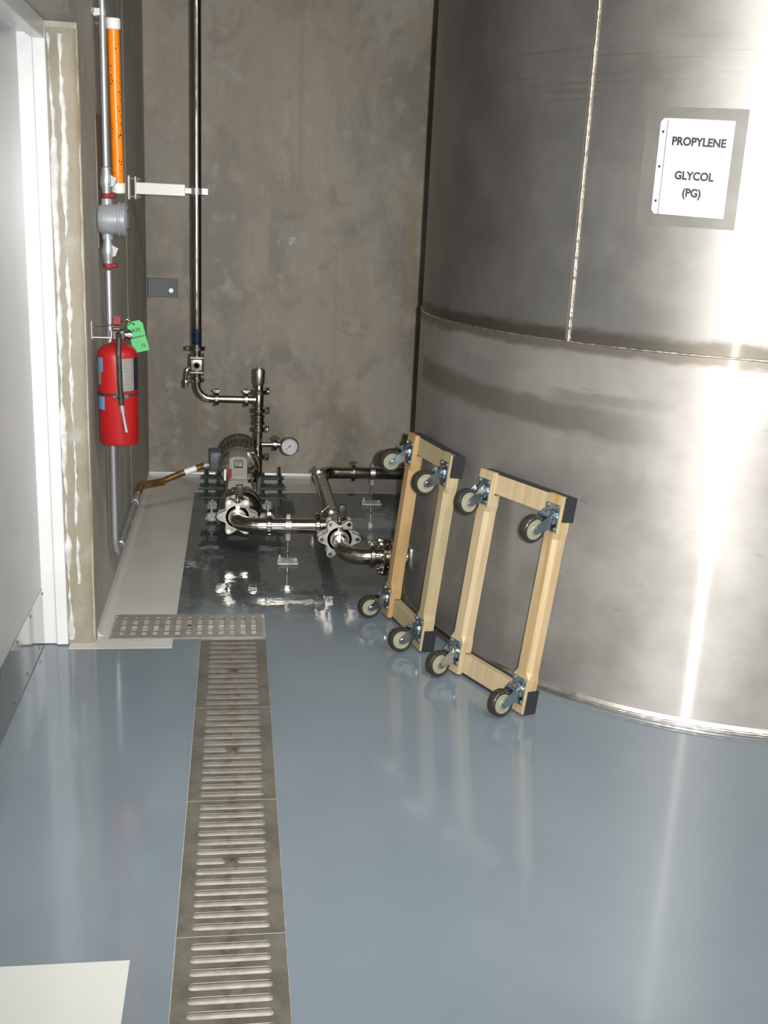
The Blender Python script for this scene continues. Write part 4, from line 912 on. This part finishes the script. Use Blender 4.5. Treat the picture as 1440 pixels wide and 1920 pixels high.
bm = B(); box(bm, (EX-0.012, EY-0.034, EZ0+0.44), (EX+0.014, EY+0.01, EZ0+0.452), 0.002); box(bm, (EX-0.014, EY-0.05, EZ0+0.455), (EX+0.03, EY-0.02, EZ0+0.459), 0.001); obj('carry_handle', bm, M['steel'], t, smooth=False)
bm = B(); c = E0+V((0, 0, 0.468))+vr*0.036+vd*0.02; sweep(bm, [c+vr*0.013*math.cos(2*PI*k/14)+V((0, 0, 0.011*math.sin(2*PI*k/14))) for k in range(15)], 0.0016, 6, False); cyl(bm, c-vr*0.013, c-vr*0.05, 0.002, 6); obj('safety_pin', bm, M['steel'], t)
hp = [E0+V((0, 0, 0.425))+vd*0.02+vr*0.004, E0+V((0, 0, 0.43))+vd*0.075+vr*0.006, E0+V((0, 0, 0.36))+vd*0.096+vr*0.004, E0+V((0, 0, 0.25))+vd*0.092+vr*0.006, E0+V((0, 0, 0.165))+vd*0.089+vr*0.01]
bm = B(); sweep(bm, bend(hp, [0.03, 0.05, 0.2], 6), 0.0105, 14); obj('hose', bm, M['black'], t)
n0 = hp[-1]; nd = (V((0, 0, -1))+vr*0.16).normalized()
bm = B(); cyl(bm, n0+V((0, 0, 0.004)), n0+nd*0.03, 0.0098, 14, 0.009); cyl(bm, n0+nd*0.028, n0+nd*0.105, 0.0055, 12, 0.0072); obj('nozzle', bm, M['galv'], t)
bm = B(); cc = E0+V((0, 0, 0.198))+vd*0.09+vr*0.008; m = basis(vr, V((0, 0, 1)), -vd, cc); box(bm, (-0.016, -0.012, -0.0125), (-0.0115, 0.012, 0.014), 0.001, m); box(bm, (0.0115, -0.012, -0.0125), (0.016, 0.012, 0.014), 0.001, m); box(bm, (-0.016, -0.012, 0.011), (0.016, 0.012, 0.0145), 0.001, m); box(bm, (0.012, -0.01, -0.006), (0.03, 0.01, 0.002), 0.002, m); cyl(bm, cc-vr*0.016, cc-vr*0.028, 0.006, 8); obj('hose_clip', bm, M['steel'], t)
# green inspection tag
tg = thing('inspection_tag', 'green inspection tag tied to the fire extinguisher valve', 'tag', E0+V((0, 0, 0.37))+vr*0.06)
ux = (vr*0.97-V((0, 0, 0.24))).normalized(); uy = (V((0, 0, 1))-vr*0.28); nrm = ux.cross(uy).normalized()
if nrm.dot(vd) < 0: nrm = -nrm
uy = nrm.cross(ux).normalized()
rot = Matrix.Rotation(0.0, 4, 'Z')
TO = E0+vr*0.076-vd*0.05+V((0, 0, 0.41))
me = curve_mesh([[(-0.026, -0.055), (0.028, -0.055), (0.028, 0.04), (0.018, 0.052), (-0.018, 0.052), (-0.026, 0.042)], circ(-0.002, 0.042, 0.0035, 10)], 0.0012, 0.0)
ax = (vr*0.985-V((0, 0, 0.1))).normalized(); az = (vd+vr*0.1).normalized(); ay = az.cross(ax).normalized(); ax = ay.cross(az)
rz_ = Matrix.Rotation(rad(19), 4, 'Z') @ Matrix.Scale(1.12, 4); TM = basis(ax, ay, az, TO) @ rz_
me.transform(TM); mesh_obj('card', me, M['green_tag'], tg, smooth=False)
for s, xx, yy, sz in (("AYS", 0.0, 0.02, 0.017), ("15", 0.012, -0.036, 0.016)):
    me = text_mesh(s, sz, ext=0.0001, off=0.0004); me.transform(TM @ Matrix.Translation((xx, yy, 0.0009))); mesh_obj('stamped_text', me, M['ink'], tg, smooth=False)
bm = B(); box(bm, (-0.0255, -0.0045, 0.0006), (0.0275, -0.0015, 0.001), 0, TM); obj('printed_line', bm, M['ink'], tg, smooth=False)
bm = B(); me = None
q0 = TM @ V((-0.002, 0.042, 0)); q1 = E0+V((0, 0, 0.455))-vr*0.03+vd*0.03
sweep(bm, sp(q0, (q0+q1)/2+V((0, 0, 0.03)), q1), 0.0012, 6); sweep(bm, sp(q1, q1+V((0, 0, 0.03))-vr*0.02, q1+V((0, 0, 0.07))-vr*0.025), 0.0012, 6); sweep(bm, sp(q1, q1-vr*0.02, q1-vr*0.045-V((0, 0, 0.003))), 0.0012, 6); obj('tie_string', bm, M['green_dark'], tg)
# wall hook that carries the extinguisher
t = thing('wall_hook', 'bent steel wall hook behind the fire extinguisher valve', 'hook', (LW, EY, EZ0+0.41))
bm = B(); box(bm, (LW, EY-0.012, EZ0+0.40), (LW+0.004, EY+0.012, EZ0+0.47), 0.001); box(bm, (LW, EY-0.01, EZ0+0.406), (EX-0.017, EY+0.01, EZ0+0.411), 0.001); obj('hook_strip', bm, M['galv'], t, smooth=False)
bm = B(); box(bm, (EX-0.022, EY-0.014, EZ0+0.406), (EX-0.018, EY+0.014, EZ0+0.438), 0.001); obj('hook_tip', bm, M['white_plastic'], t, smooth=False)
